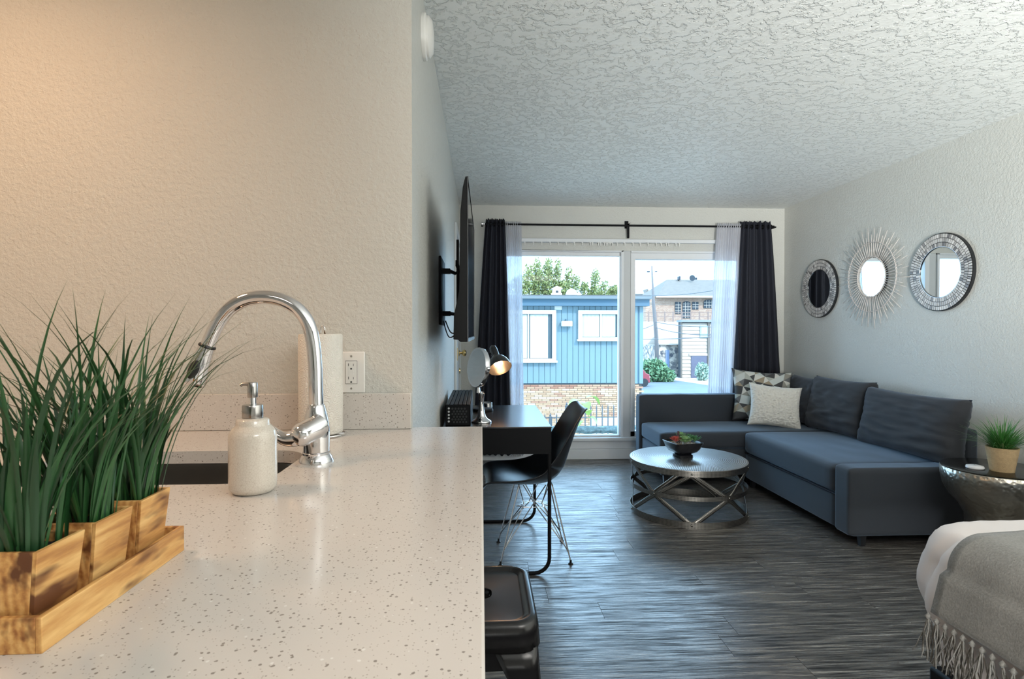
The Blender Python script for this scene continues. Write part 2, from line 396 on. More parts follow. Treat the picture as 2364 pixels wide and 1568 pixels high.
f = MB().box(1.449, WX1, -.012, .10, WZ1 - .02, WZ1).box(1.449, WX1, .002, .09, 1.935, WZ1 - .02).box(1.449, 1.494, .002, .09, WZ0, 1.94).box(1.449, WX1, .002, .09, WZ0 + .008, .262).box(WX1 - .05, WX1, .002, .09, WZ0, 1.94)
obj('window_sash', f, WHITE_TRIM, wn, bevel=.003)
obj('pane', MB().box(WX0 + .05, 1.341, .05, .054, .22, 1.967), GLASS, wn)
obj('pane', MB().box(1.492, WX1 - .05, .05, .054, .26, 1.937), GLASS, wn)
# weathered outside ledge seen through the bottom of the glass
def ledge(u, v):
    x = WX0 + (WX1 - WX0) * u; k = noise.noise(Vector((x * 9, v * 4, 2))) * .02
    return (x, .12 + .10 * v, .235 + .05 * math.sin(v * PI) + k)
o = obj('outer_sill', MB().grid(ledge, 90, 8), plain('flaking_sill', (.22, .30, .30), .8, var=.85, vs=30, bs=.8, bd=.01, bscale=60), wn, smooth=True)
o.modifiers.new('s', 'SOLIDIFY').thickness = .03

# blind head rail with its empty carriers
br = thing('blind_rail', 'white head rail of a removed vertical blind above the window', 'blind', (0, YB - .035, 2.085))
obj('head_rail', MB().box(.16, 2.60, -.028, .034, 0, .034), WHITE_TRIM, br, bevel=.004)
cxs = [1080 + q / 5.6 for q in (737, 848, 955, 1065, 1170, 1275, 1380, 1485, 1590, 1617, 1695, 1722, 1770, 1795, 1815, 1835, 1855, 1877, 1940, 2040, 2148, 2243)] + [1400 + q / 5.227 for q in (333, 422, 520, 620, 680, 745, 772, 865, 905)]
cl = MB().box(-.009, .006, -.012, -.006, -.006, 0).box(-.0035, .0035, -.012, -.006, -.03, -.005).mesh('carrier', WHITE_PL)
for q in cxs: put('carrier', cl, br, ((q - 1111) / 1300 * 5.36, -.012, 0))

# curtain rod
rod = thing('curtain_rod', 'black metal curtain rod spanning above the window', 'curtain rod', (0, 5.30, 2.240))
RH = metal('dark_rod', (.03, .03, .032), .35)
obj('rod', MB().tube([(.03, 0, 0), (2.80, 0, 0)], .0095, 12), BLACKM, rod, smooth=40)
obj('finial', MB().lathe([(.0, -.02), (.014, -.018), (.014, .0), (.009, .004), (.009, .012)], 16, Matrix.Translation((.022, 0, 0)) @ Matrix.Rotation(R(90), 4, 'Y')), CHROME, rod, smooth=40)['label'] = 'chrome end cap'
obj('finial', MB().lathe([(.012, -.0), (.015, .002), (.015, .02), (.0, .022)], 16, Matrix.Translation((2.80, 0, 0)) @ Matrix.Rotation(R(90), 4, 'Y')), BLACKM, rod, smooth=40)
b = MB().box(1.385, 1.405, -.008, .012, -.120, .012).box(1.385, 1.405, -.008, .099, .004, .018).box(1.385, 1.42, .085, .099, -.01, .06)
b.add([(1.385, -.01, .012), (1.405, -.01, .012), (1.43, .02, .035), (1.43, .09, .035), (1.385, .09, .012)], [(0, 1, 2, 3, 4)])
obj('bracket', b, BLACKM, rod)
obj('bracket', MB().box(.0, .02, -.006, .099, -.006, .006), BLACKM, rod)
obj('bracket', MB().box(2.82, 2.84, -.006, .099, -.006, .006).box(2.80, 2.84, .085, .099, -.02, .03), BLACKM, rod)

def curtain(name, label, x0t, x1t, x0b, x1b, zt, zb, folds, amp, mat, head=.0, y=5.30, ph=0, group=None, rings=False, belly=0, cat='curtain'):
    t = thing(name, label, cat, ((x0t + x1t) / 2, y, 0), group=group); cx = (x0t + x1t) / 2
    def fn(u, v):
        z = zt + (zb - zt) * v
        k = min(1, v * 1.15) ** .8
        a = x0t + (x0b - x0t) * k; b_ = x1t + (x1b - x1t) * k
        uu = u + .018 * math.sin(7 * u + 3 * v)
        am = amp * (.75 + .5 * v) * (1 + .3 * math.sin(u * 11 + ph))
        yy = am * math.sin(2 * PI * folds * uu + ph + .5 * math.sin(v * 3 + ph)) + .006 * noise.noise(Vector((u * 5, v * 6, ph)))
        zz = z + (.006 * math.sin(2 * PI * folds * 2 * u) if v < .01 else 0) + (.008 * math.sin(u * 40) if v > .99 else 0)
        return (a + (b_ - a) * u - cx, yy, zz)
    o = obj('curtain_panel', MB().grid(fn, int(folds * 16), 40), mat, t, smooth=True)
    m = o.modifiers.new('s', 'SOLIDIFY'); m.thickness = .0015
    if rings:
        rm = MB().tube([(.0, .02 * math.cos(a), .02 * math.sin(a)) for a in [2 * PI * k / 20 for k in range(20)]], .004, 6, True).mesh('grommet', BLACKM, True)
        for k in range(int(folds * 2)):
            u = (k + .5) / (folds * 2); p = fn(u, .03); put('grommet', rm, t, (p[0], 0, 2.240))
    return t
curtain('blackout_curtain', 'dark navy grommet curtain left of the window behind the desk', .045, .22, -.07, .285, 2.287, .068, 5, .022, CURT, rings=True)
curtain('sheer_curtain', 'narrow white sheer curtain beside the left dark curtain', .222, .378, .27, .40, 2.262, .06, 9, .010, SHEER, ph=1)
curtain('sheer_curtain', 'white sheer curtain gathered at the right side of the window', 2.258, 2.492, 2.16, 2.41, 2.268, .06, 11, .012, SHEER, ph=2, y=5.29)
curtain('blackout_curtain', 'dark navy grommet curtain beside the right wall corner', 2.49, 2.795, 2.395, 2.925, 2.290, .068, 6, .026, CURT, rings=True, ph=.6)

# ------------------------------------------------------------------ door on the left wall
dr = bpy.data.objects.new('door_1', None); C.objects.link(dr); dr['kind'] = 'structure'; dr['label'] = 'white entry door on the left wall beyond the television'; dr['category'] = 'door'
dr.location = (XL, 4.85, 0)
obj('door_casing', MB().box(.0005, .02, -.45, -.38, .001, 2.08).box(.0005, .02, .38, .45, .001, 2.08).box(.0005, .02, -.38, .38, 2.01, 2.08), WHITE_TRIM, dr, bevel=.003)
obj('door_leaf', MB().box(.0005, .010, -.375, .375, .004, 2.005).box(.010, .014, -.28, .28, .25, .95).box(.010, .014, -.28, .28, 1.1, 1.85), WHITE_TRIM, dr, bevel=.002)
kb = obj('door_knob', MB().lathe([(.028, 0), (.028, .006), (.012, .010), (.010, .026), (.024, .034), (.030, .046), (.028, .058), (.015, .066), (0, .067)], 20, Matrix.Translation((.010, .20, 1.04)) @ Matrix.Rotation(R(90), 4, 'Y')), BRASS, dr, smooth=40)
obj('deadbolt', MB().lathe([(.026, 0), (.024, .012), (.0, .013)], 20, Matrix.Translation((.010, .20, .88)) @ Matrix.Rotation(R(90), 4, 'Y')), BRASS, dr, smooth=40)
obj('door_hinge', MB().box(.018, .024, -.392, -.372, .25, .35).box(.018, .024, -.392, -.372, 1.0, 1.1).box(.018, .024, -.392, -.372, 1.75, 1.85), BRASS, dr)

# smoke detector
sd = thing('smoke_detector', 'round white smoke detector high on the left wall', 'smoke detector', (XL, 2.055, 2.285), rot=(0, R(90), 0))
obj('detector_base', MB().lathe([(.078, .0005), (.078, .012), (.074, .016)], 40), WHITE_PL, sd, smooth=35)
obj('detector_cover', MB().lathe([(.070, .016), (.070, .024), (.055, .036), (.02, .040), (0, .040)], 40), WHITE_PL, sd, smooth=35)

# ------------------------------------------------------------------ television on arm mount
tv = thing('television', 'thin black flat television on a wall arm, seen edge-on', 'television', (-.0545, 2.16, 1.185), R(-.5))
sc = MB().prism([(-.026, .0), (-.034, .008), (-.052, .010), (-.050, .10), (-.030, .20), (-.025, .50), (-.016, .59), (-.006, .632), (0, .632), (0, 0)], 0, 1.12, 'y')
# prism with axis y maps (a,b,c)->(a,c,b): x across, z up
obj('housing', sc, plain('tv_shell', (.008, .009, .010), .5, Specular_IOR_Level=.2), tv, bevel=.002)
obj('screen', MB().box(.0003, .003, .008, 1.112, .016, .624), plain('tv_screen', (.006, .007, .009), .08, var=0), tv)
obj('bezel', MB().box(.0003, .005, 0, 1.12, 0, .014).box(.0003, .005, 0, .006, .014, .626).box(.0003, .005, 1.114, 1.12, .014, .626).box(.0003, .005, 0, 1.12, .626, .632), plain('tv_bezel', (.05, .052, .056), .25), tv)
mt = MB().box(-.155, -.148, .33, .80, .10, .44)
mount = thing('tv_wall_mount', 'black articulated steel bracket between wall and television', 'wall mount', (XL, 2.95, 1.20))
m = MB().box(.0008, .012, -.16, .16, .06, .40)
obj('wall_plate', m, BLACKM, mount, bevel=.002)
def arm(z):
    return MB().box(.012, .050, -.03, .03, z - .012, z + .012).tube([(.045, -.02, z), (.07, .10, z), (.090, .0, z)], .010, 6)
for z in (.12, .34): obj('arm', arm(z), BLACKM, mount)
m = MB().box(.088, .094, -.10, .10, .08, .38)
for y in (-.22, .20): m.box(.090, .102, y, y + .022, -.0, .47)
for z in (.10, .34): m.box(.086, .092, -.23, .23, z, z + .03)
obj('tv_plate', m, BLACKM, mount, bevel=.002)
obj('cable', MB().tube(smoothpath([(.03, -.1, .08), (.06, -.12, .02), (.10, -.10, .035), (.105, -.10, .09)]), .003, 6).tube(smoothpath([(.02, -.12, .08), (.05, -.15, .0), (.09, -.14, .02), (.10, -.12, .06)]), .003, 6), BLACK, mount, smooth=True)

# ------------------------------------------------------------------ kitchen counter, splash, cabinet, sink
CZ = .93
sx0, sx1, sy0, sy1 = -.98, -.418, 1.105, 1.415
ct = tag(bpy.data.objects.new('countertop', None), 'speckled cream quartz countertop with a sink cut-out', 'countertop'); C.objects.link(ct)
def slab_with_hole(x0, x1, y0, y1, hole, z0, z1):
    bm = bmesh.new()
    outer = [(x0, y0), (x1, y0), (x1, y1), (x0, y1)]
    ov = [bm.verts.new((a, b, z1)) for a, b in outer]; hv = [bm.verts.new((a, b, z1)) for a, b in hole]
    es = [bm.edges.new((ov[i], ov[(i + 1) % 4])) for i in range(4)] + [bm.edges.new((hv[i], hv[(i + 1) % len(hv)])) for i in range(len(hv))]
    bmesh.ops.triangle_fill(bm, use_beauty=True, edges=es)
    g = bmesh.ops.extrude_face_region(bm, geom=bm.faces[:])
    bmesh.ops.translate(bm, verts=[v for v in g['geom'] if isinstance(v, bmesh.types.BMVert)], vec=(0, 0, z0 - z1))
    bmesh.ops.recalc_face_normals(bm, faces=bm.faces)
    return bm
hole = rrect(sx0, sx1, sy0, sy1, .085, 8)
bm = slab_with_hole(-2.1, XL - .001, .04, 1.728, hole, CZ - .03, CZ)
me = bpy.data.meshes.new('slab'); bm.to_mesh(me); bm.free(); me.materials.append(QUARTZ); put('slab', me, ct)
obj('slab', MB().box(XL - .001, .0, .04, 1.741, CZ - .03, CZ), QUARTZ, ct, bevel=0)
obj('edge_strip', MB().box(.0, .003, .04, 1.741, CZ - .034, CZ), plain('pale_quartz_edge', (.74, .73, .70), .2), ct)['label'] = 'pale polished right edge'
bs = tag(obj('backsplash', MB().box(-.915, XL - .002, 1.708, 1.7295, CZ + .0005, 1.038), QUARTZ2, bevel=.0015), 'low speckled quartz backsplash strip along the kitchen wall', 'backsplash')
cab = thing('base_cabinet', 'white base cabinet carrying the quartz countertop', 'cabinet', (-1.2, .9, 0))
obj('body', MB().box(-.88, .90, -.82, -.80, .1, .899).box(-.88, .90, .80, .82, .1, .899).box(-.88, -.86, -.80, .80, .1, .899).box(.88, .90, -.80, .80, .1, .899).box(-.88, .90, -.82, .82, .08, .1), WHITE_TRIM, cab)
obj('plinth', MB().box(-.82, .85, -.78, .78, 0, .08), BLACK, cab)
for k in range(4): 
    d = obj('door', MB().box(-.897, -.881, -.80 + .4 * k + .005, -.80 + .4 * (k + 1) - .005, .12, .88), WHITE_TRIM, cab, bevel=.003)
    obj('handle', MB().tube([(-.90, -.75 + .4 * k, .7), (-.93, -.75 + .4 * k, .7), (-.93, -.75 + .4 * k, .84), (-.90, -.75 + .4 * k, .84)], .005, 6), STEEL, d)
sk = thing('kitchen_sink', 'dark stainless steel undermount sink behind the soap dispenser', 'sink', ((sx0 + sx1) / 2, (sy0 + sy1) / 2, CZ - .03))
bm = bmesh.new(); loops = []
for z, g, in ((-.001, .012), (-.001, -.004), (-.02, -.006), (-.15, -.014), (-.175, -.04)):
    P = rrect(sx0 - g, sx1 + g, sy0 - g, sy1 + g, .085 + g * .5, 8); loops.append([bm.verts.new((x - (sx0 + sx1) / 2, y - (sy0 + sy1) / 2, z)) for x, y in P])
for a, b in zip(loops, loops[1:]):
    for i in range(len(a)): bm.faces.new((a[i], a[(i + 1) % len(a)], b[(i + 1) % len(a)], b[i]))
bm.faces.new(loops[-1])
me = bpy.data.meshes.new('basin'); bm.to_mesh(me); bm.free(); me.materials.append(metal('dark_sink_steel', (.20, .195, .19), .30, .1, 300)); me.shade_smooth(); me.set_sharp_from_angle(angle=R(50))
o = put('basin', me, sk); o.modifiers.new('s', 'SOLIDIFY').thickness = .0015
obj('drain', MB().lathe([(.045, 0), (.045, .004), (.03, .002), (0, .001)], 24), CHROME, sk, (0, 0, -.175), smooth=40)

# ------------------------------------------------------------------ faucet
FX, FY = -.3705, 1.286
fc = thing('kitchen_faucet', 'tall chrome gooseneck pull-down faucet beside the sink', 'faucet', (FX, FY, CZ))
obj('flange', MB().lathe([(.0375, 0), (.0375, .004), (.034, .012), (.030, .018), (.0305, .022), (.028, .024)], 40), CHROME, fc, smooth=40)
obj('body', MB().lathe([(.0285, .024), (.0290, .05), (.0290, .075), (.0265, .095), (.0225, .112), (.019, .125), (.0178, .1285), (.0165, .13)], 40), CHROME, fc, smooth=40)
def fw(px, py): return ((px - 731) * 1.290 / 1300 * 1.0, 0, 1.2175 - (py - 768.6) * 1.292 / 1300 - CZ)
neck = [fw(*q) for q in ((731, 938), (730, 890), (729, 840), (724, 785), (712, 742), (690, 712), (660, 694), (622, 686), (582, 690), (549, 706), (524, 732), (506, 764), (492, 797))]
obj('gooseneck', MB().tube(smoothpath(neck, 5), .0158, 24), CHROME, fc, smooth=60)
a = Vector(fw(492, 795)); b_ = Vector(fw(459, 880)); ax = (b_ - a).normalized()
Mh = Matrix.Translation(a) @ ax.to_track_quat('Z', 'Y').to_matrix().to_4x4(); Lh = (b_ - a).length
obj('collar', MB().lathe([(.0162, -.003), (.0185, .0), (.0185, .003), (.0175, .004)], 28, Mh), BLACK, fc, smooth=40)['label'] = 'thin black seam ring'
hd = obj('spray_head', MB().lathe([(.0172, .004), (.0185, .02), (.021, .045), (.0252, .07), (.0268, Lh - .004), (.0255, Lh), (.020, Lh + .001), (.019, Lh - .004), (0, Lh - .004)], 36, Mh), CHROME, fc, smooth=40)
bt = MB().grid(lambda u, v: Mh @ Vector(((.0012 * math.cos(v * PI / 2) + .0200 + .05 * (.045 + .022 * v * math.sin(2 * PI * u) - .02)) * math.cos(PI * 1.5 + .55 * v * math.cos(2 * PI * u) + btn_a), (.0012 * math.cos(v * PI / 2) + .0200 + .09 * (.045 + .022 * v * math.sin(2 * PI * u) - .03)) * math.sin(PI * 1.5 + .55 * v * math.cos(2 * PI * u) + btn_a), .052 + .022 * v * math.sin(2 * PI * u))), 24, 5, cu=True) if False else None
# oval black button on the side of the head that faces the room
side = Vector((0, -1, 0)); side = (side - ax * side.dot(ax)).normalized(); tang = ax.cross(side)
def btn(u, v):
    th = 2 * PI * u; al = .055 + .021 * v * math.sin(th); lat = .0115 * v * math.cos(th)
    rad = .0172 + (.0252 - .0172) * min(1, max(0, al / .072)); dd = math.sqrt(max(0, rad * rad - lat * lat)) + .0022 * math.sqrt(max(0, 1 - v * v)) + .0006
    return a + ax * al + side * dd + tang * (lat - .0) 
obj('button', MB().grid(btn, 28, 6, cu=True), BLACK, fc, smooth=True)
hb = Vector(fw(741, 978)); hb.y = -.024
obj('handle_hub', MB().tube([(.014, -.020, .088), (.006, -.034, .082), (-.010, -.047, .073), (-.017, -.052, .069)], [.024, .0255, .0255, .0235], 28), CHROME, fc, smooth=50)
hp = [(-.012, -.048, .071), (-.028, -.050, .064), (-.050, -.052, .062), (-.071, -.052, .073), (-.087, -.052, .089), (-.100, -.052, .103), (-.111, -.052, .110), (-.122, -.052, .111)]
sp = smoothpath(hp, 4); rr = [.0245 + (.0045 - .0245) * min(1, (i / (len(sp) - 1)) * 1.35) ** .8 for i in range(len(sp))]
obj('handle_cap', MB().lathe([(.0262 * math.sin(PI * k / 12), -.0262 * math.cos(PI * k / 12)) for k in range(13)], 28, Matrix.Translation((-.014, -.049, .071))), CHROME, fc, smooth=True)
obj('lever', MB().tube(sp, rr, 20), CHROME, fc, smooth=60)

# ------------------------------------------------------------------ soap dispenser
so = thing('soap_dispenser', 'cream crackle ceramic soap dispenser with a chrome pump', 'soap dispenser', (-.4165, 1.05, CZ))
obj('bottle', MB().lathe([(0, .0), (.030, .0), (.036, .003), (.0405, .010), (.0412, .02), (.0412, .098), (.040, .108), (.035, .117), (.030, .121), (.0285, .124), (.0285, .131), (.026, .134), (.018, .135), (0, .135)], 48), CRACK, so, smooth=50)
obj('collar', MB().lathe([(.0178, .1345), (.0182, .136), (.0182, .157), (.0172, .159), (.008, .1595), (0, .1595)], 36), metal('satin_steel', (.42, .41, .40), .2), so, smooth=40)
obj('stem', MB().lathe([(.0062, .159), (.0062, .180)], 20), CHROME, so, smooth=40)
obj('pump_head', MB().lathe([(.0085, .172), (.0088, .173), (.0088, .198), (.0075, .200), (0, .200)], 28).tube([(-.004, 0, .1965), (-.017, -.001, .1965), (-.021, -.002, .194)], [.0035, .003, .0028], 12), metal('satin_steel_pump', (.42, .41, .40), .2), so, smooth=40)

# ------------------------------------------------------------------ paper towel on its holder
ph_ = thing('paper_towel_holder', 'chrome wire paper towel holder by the outlet', 'holder', (-.4545, 1.622, CZ))
obj('base_ring', MB().tube(disc_path(.068, 40, .004), .0028, 8, True), CHROME, ph_, smooth=True)
obj('pole', MB().tube([(0, 0, .004), (0, 0, .295), (.001, 0, .305), (.006, 0, .311), (.011, 0, .305), (.012, 0, .285)], .0024, 8).tube([(-.068, 0, .004), (.068, 0, .004)], .0024, 8), CHROME, ph_, smooth=True)
tr = thing('paper_towel_roll', 'white embossed paper towel roll standing on its holder', 'paper towel', (-.4545, 1.622, CZ + .0075))
obj('roll', MB().lathe([(.021, 0), (.058, 0), (.060, .003), (.060, .275), (.057, .279), (.021, .279)], 56, cap=False), TOWEL, tr, smooth=40)
obj('core', MB().lathe([(.019, 0), (.021, 0), (.021, .278), (.019, .278)], 30, cap=False), plain('cardboard', (.45, .33, .22), .9), tr, smooth=40)

# ------------------------------------------------------------------ wall outlet
ol = thing('power_outlet', 'white double power outlet with cover plate above the backsplash', 'outlet', (-.392, 1.7295, 1.1005))
obj('cover_plate', MB().box(-.040, .040, -.006, 0, -.0625, .0625), WHITE_PL, ol, bevel=.003)
fc_ = obj('socket_face', MB().box(-.0165, .0165, -.0085, -.006, -.034, .034), WHITE_PL, ol, bevel=.001)
obj('face_gap', MB().box(-.0175, .0175, -.0063, -.0059, -.035, .035), BLACK, fc_)
s_ = MB()
for z in (.020, -.020):
    s_.box(-.0085, -.0070, -.0088, -.0084, z - .001, z + .0075).box(.0060, .0075, -.0088, -.0084, z - .001, z + .006)
    s_.lathe([(.0027, 0), (.0027, .0004), (0, .0004)], 12, Matrix.Translation((0, -.0085, z - .009)) @ Matrix.Rotation(R(90), 4, 'X'))
obj('slot', s_, BLACK, fc_)
obj('test_button', MB().box(-.0075, .0075, -.0098, -.0084, .001, .0055), WHITE_PL, fc_)
obj('test_button', MB().box(-.0075, .0075, -.0098, -.0084, -.0065, -.002), WHITE_PL, fc_)
for z in (.0485, -.0485):
    sc_ = obj('screw', MB().lathe([(.0033, 0), (.0033, .0008), (0, .0012)], 14, Matrix.Rotation(R(90), 4, 'X')), metal('nickel', (.55, .53, .5), .3), ol, (0, -.006, z))
    obj('screw_slot', MB().box(-.0004, .0004, -.0014, -.001, -.003, .003), BLACK, sc_)

# ------------------------------------------------------------------ planter tray and three grass planters
TX0, TX1, TY0, TY1 = -.487, -.396, .527, .771
ty = thing('wooden_tray', 'long low acacia tray under the three planters', 'tray', ((TX0 + TX1) / 2, (TY0 + TY1) / 2, CZ))
hw, hl = (TX1 - TX0) / 2, (TY1 - TY0) / 2; tt = .006; th_ = .033
obj('tray_side', MB().box(hw - tt, hw, -hl, hl, 0, th_), WOOD, ty, bevel=.0008)
obj('tray_side', MB().box(-hw, -hw + tt, -hl, hl, 0, th_), WOOD, ty, bevel=.0008)
obj('tray_end', MB().box(-hw + tt, hw - tt, -hl, -hl + tt, 0, th_), WOOD, ty, bevel=.0008)
obj('tray_end', MB().box(-hw + tt, hw - tt, hl - tt, hl, 0, th_), WOOD, ty, bevel=.0008)
obj('tray_bottom', MB().box(-hw + tt, hw - tt, -hl + tt, hl - tt, 0, .004), WOOD, ty)
# blade shapes shared between the tufts
def blade_mesh(name, L, w, bend, curl, mat, n=9):
    vs = []; fs = []
    for i in range(n + 1):
        s = i / n; ang = bend * s ** 1.7
        x = L * (s * math.sin(ang) * .75); z = L * s * math.cos(ang * .75)
        y = curl * L * s * s
        ww = w * (math.sin(PI * min(1, s * .9 + .13)) ** .6) * (1 - s ** 4) + .0001
        vs += [(x, y - ww / 2, z), (x + ww * .22, y, z), (x, y + ww / 2, z)]
        if i: k = 3 * i; fs += [(k - 3, k - 2, k + 1, k), (k - 2, k - 1, k + 2, k + 1)]
    return MB().add(vs, fs).mesh(name, mat, True)
blades = [blade_mesh('blade', L, w, b, c, BLADE) for L, w, b, c in [(.285, .0050, .50, .03), (.27, .0054, .25, -.05), (.18, .0072, .35, .04), (.165, .0078, .2, -.04), (.26, .0044, .72, .06), (.155, .0085, .3, .05), (.14, .0070, .45, -.06), (.29, .0046, .90, .04), (.19, .0062, .12, .0), (.175, .0058, .6, -.08), (.30, .0048, .35, .06)]]
rg = random.Random(21)
for k, (y0, lab) in enumerate(((.5335, 'square acacia planter of tall grass nearest the camera'), (.6125, 'square acacia planter of tall grass between its two neighbours'), (.6915, 'square acacia planter of tall grass nearest the sink'))):
    L = .062; zt = .085; cx_, cy_ = -.4395, y0 + L / 2
    p = thing('grass_planter', lab, 'planter', (cx_, cy_, CZ + .0045), group='grass planters on the wooden tray')
    hb_, ht_ = .0265, .0355; wl = .0045; hy = L / 2
    def panel(sx, sy):
        # slightly flared wall: bottom half-size hb_, top ht_
        def q(h, z, o): return h - o
        vs = []
        for z, hx, hyy in ((0, hb_, hy - .005), (zt, ht_, hy)):
            for o in (0, wl):
                if sx: vs += [(sx * (hx - o), -(hyy - (0 if True else o)), z), (sx * (hx - o), hyy, z)]
                else: vs += [(-(hx - wl), sy * (hyy - o), z), (hx - wl, sy * (hyy - o), z)]
        return MB().add(vs, [(0, 1, 5, 4), (2, 3, 7, 6), (0, 1, 3, 2), (4, 5, 7, 6), (0, 2, 6, 4), (1, 3, 7, 5)])
    for sx, sy in ((1, 0), (-1, 0), (0, 1), (0, -1)): obj('planter_panel', panel(sx, sy), WOOD, p, bevel=.0006)
    obj('soil', MB().grid(lambda u, v: ((u - .5) * 2 * (ht_ - wl - .0005), (v - .5) * 2 * (hy - wl - .0005), zt - .010 + .006 * noise.noise(Vector((u * 6, v * 6, k)))), 12, 12), SOIL, p, smooth=True)
    obj('planter_floor', MB().box(-hb_ + wl, hb_ - wl, -hy + .01, hy - .01, 0, .004), WOOD, p)
    for i in range(96):
        bmx = blades[rg.randrange(11)]; px_ = rg.uniform(-.027, .027); py_ = rg.uniform(-.024, .024)
        az = math.atan2(py_, px_) + rg.uniform(-1.0, 1.0)
        ti = rg.uniform(.02, .34) * (1 + .3 * (i % 3 == 0)) * (.62 if math.cos(az) > .3 and i % 8 else 1)
        o = put('blade', bmx, p, (px_, py_, zt - .012)); s_k = rg.uniform(.74, 1.05) * (.97, 1.0, 1.0)[k]
        o.scale = (s_k, s_k * rg.uniform(.8, 1.2), s_k)
        o.rotation_euler = (Matrix.Rotation(az, 4, 'Z') @ Matrix.Rotation(ti, 4, 'Y')).to_euler()

# ------------------------------------------------------------------ desk
dk = thing('writing_desk', 'black desk with metal sled legs against the left wall', 'desk', (0, 0, 0))
DKT = plain('desk_top_lacquer', (.014, .016, .02), .22, bs=.12, bd=.001, bscale=25)
obj('desk_top', MB().box(-.195, .352, 2.80, 3.655, .742, .75), DKT, dk, bevel=.0015)
obj('desk_case', MB().box(-.190, .350, 2.803, 2.815, .613, .742).box(-.190, .350, 3.64, 3.652, .613, .742).box(-.19, -.178, 2.815, 3.64, .613, .742).box(-.178, .35, 2.815, 3.64, .613, .62), BLACKM, dk)
dd = obj('drawer', MB().box(.338, .350, 2.83, 3.22, .63, .735), BLACKM, dk, bevel=.002); dd = obj('drawer', MB().box(.338, .350, 3.235, 3.625, .63, .735), BLACKM, dk, bevel=.002)
for y in (2.81, 3.60):
    P = [(.342, y, .613), (.342, y, .085)] + [(.342 - .075 * (1 - math.cos(a)), y, .085 - .075 * math.sin(a)) for a in (R(15), R(30), R(45), R(60), R(75), R(90))] + [(-.18, y, .010)]
    obj('sled_leg', MB().tube(P, .0095, 10), BLACKM, dk, smooth=50)
    obj('rear_leg', MB().box(-.19, -.175, y - .008, y + .008, .0, .613), BLACKM, dk)

# ------------------------------------------------------------------ things on the desk
bx = thing('slotted_box', 'long black slotted metal box on the desk by the wall', 'storage box', (-.118, 3.22, .7505))
HX, HY, HZ = .063, .37, .103
b = MB().box(-HX, HX, -HY, -HY + .004, 0, HZ).box(-HX, HX, HY - .004, HY, 0, HZ).box(-HX, -HX + .003, -HY, HY, 0, HZ).box(HX - .003, HX, -HY, HY, 0, HZ).box(-HX, HX, -HY, HY, 0, .003)
obj('case', b, BLACKM, bx)
for k in range(6): obj('slat', MB().box(-HX + .002 + k * .0207, -HX + .0185 + k * .0207, -HY + .002, HY - .002, HZ, HZ + .004), BLACKM, bx, bevel=.001)
d1 = MB(); d2 = MB()
for k in range(5): d1.lathe([(.0052, 0), (.0052, .0012), (0, .0012)], 14, Matrix.Translation((-.046 + (.0), -HY - .0002, .088 - k * .0165)) @ Matrix.Rotation(R(90), 4, 'X'))
for r in range(6):
    for c in range(5): d2.lathe([(.0058, 0), (.0058, .0006), (0, .0006)], 6, Matrix.Translation((-.028 + c * .0155 + (r % 2) * .0078, -HY - .0002, .086 - r * .0135)) @ Matrix.Rotation(R(90), 4, 'X'))
o = obj('punched_hole', d1, plain('bright_hole', (.55, .56, .56), .5), bx); o['kind'] = 'stuff'
o = obj('mesh_pattern', d2, plain('dark_grey_dot', (.018, .02, .022), .4), bx); o['kind'] = 'stuff'
mm = thing('makeup_mirror', 'round chrome tilting makeup mirror standing on the desk', 'mirror', (0, 2.96, .7505), R(0))
obj('stand', MB().lathe([(0, 0), (.052, 0), (.053, .004), (.050, .009), (.034, .018), (.022, .035), (.0145, .07), (.012, .10), (.0135, .135), (.017, .15), (.010, .155), (.010, .162), (0, .162)], 40), CHROME, mm, smooth=50)
RM = Matrix.Translation((-.0155, .0, .287)) @ Matrix.Rotation(R(-62), 4, 'Z') @ Matrix.Rotation(R(90 - 6), 4, 'X')
obj('mirror_frame', MB().lathe([(.094, .011), (.103, .013), (.107, .0), (.103, -.013), (.094, -.011)], 56, RM, cap=False), CHROME, mm, smooth=50)
obj('mirror_glass', MB().lathe([(0, .0115), (.095, .0115)], 56, RM, cap=False), plain('hazy_mirror', (.72, .73, .74), .12, 1, bs=.25, bd=.003, bscale=35), mm)
obj('mirror_back', MB().lathe([(0, -.0115), (.095, -.0115)], 56, RM, cap=False), MIRROR, mm)
obj('yoke', MB().tube([(-.014, 0, .155), (-.015, 0, .172), (-.0155, .0, .182)], [.011, .009, .008], 14).lathe([(.0, -.011), (.009, -.008), (.011, 0), (.009, .008), (0, .011)], 18, RM @ Matrix.Translation((.107, 0, 0))), CHROME, mm, smooth=50)
dl = thing('desk_lamp', 'black metal desk lamp with its bulb glowing orange', 'desk lamp', (.010, 3.38, .7505))
obj('lamp_base', MB().lathe([(0, 0), (.060, 0), (.062, .006), (.058, .016), (.01, .022), (0, .022)], 36), BLACKM, dl, smooth=50)
obj('lamp_pole', MB().tube([(0, 0, .02), (0, 0, .31), (.006, .01, .325), (.045, .02, .345)], .006, 10), BLACKM, dl, smooth=50)
axl = Vector((.045, -.105, -.133)).normalized(); ml = Matrix.Translation(Vector((.057, .04, .388)) + axl * .04) @ (-axl).to_track_quat('Z', 'Y').to_matrix().to_4x4()
obj('lamp_shade', MB().lathe([(0, .04), (.014, .038), (.020, .030), (.023, .015), (.024, -.035), (.026, -.042), (.048, -.062), (.062, -.085), (.070, -.112), (.072, -.128), (.0705, -.128), (.067, -.110), (.058, -.085), (.040, -.062), (.022, -.045), (.0, -.044)], 40, ml), plain('black_lamp_metal', (.02, .02, .021), .22), dl, smooth=60)
tb = NT('lamp_bulb'); tb.set(Base_Color=(1, .8, .6), Emission_Color=(1, .55, .25), Emission_Strength=110.0)
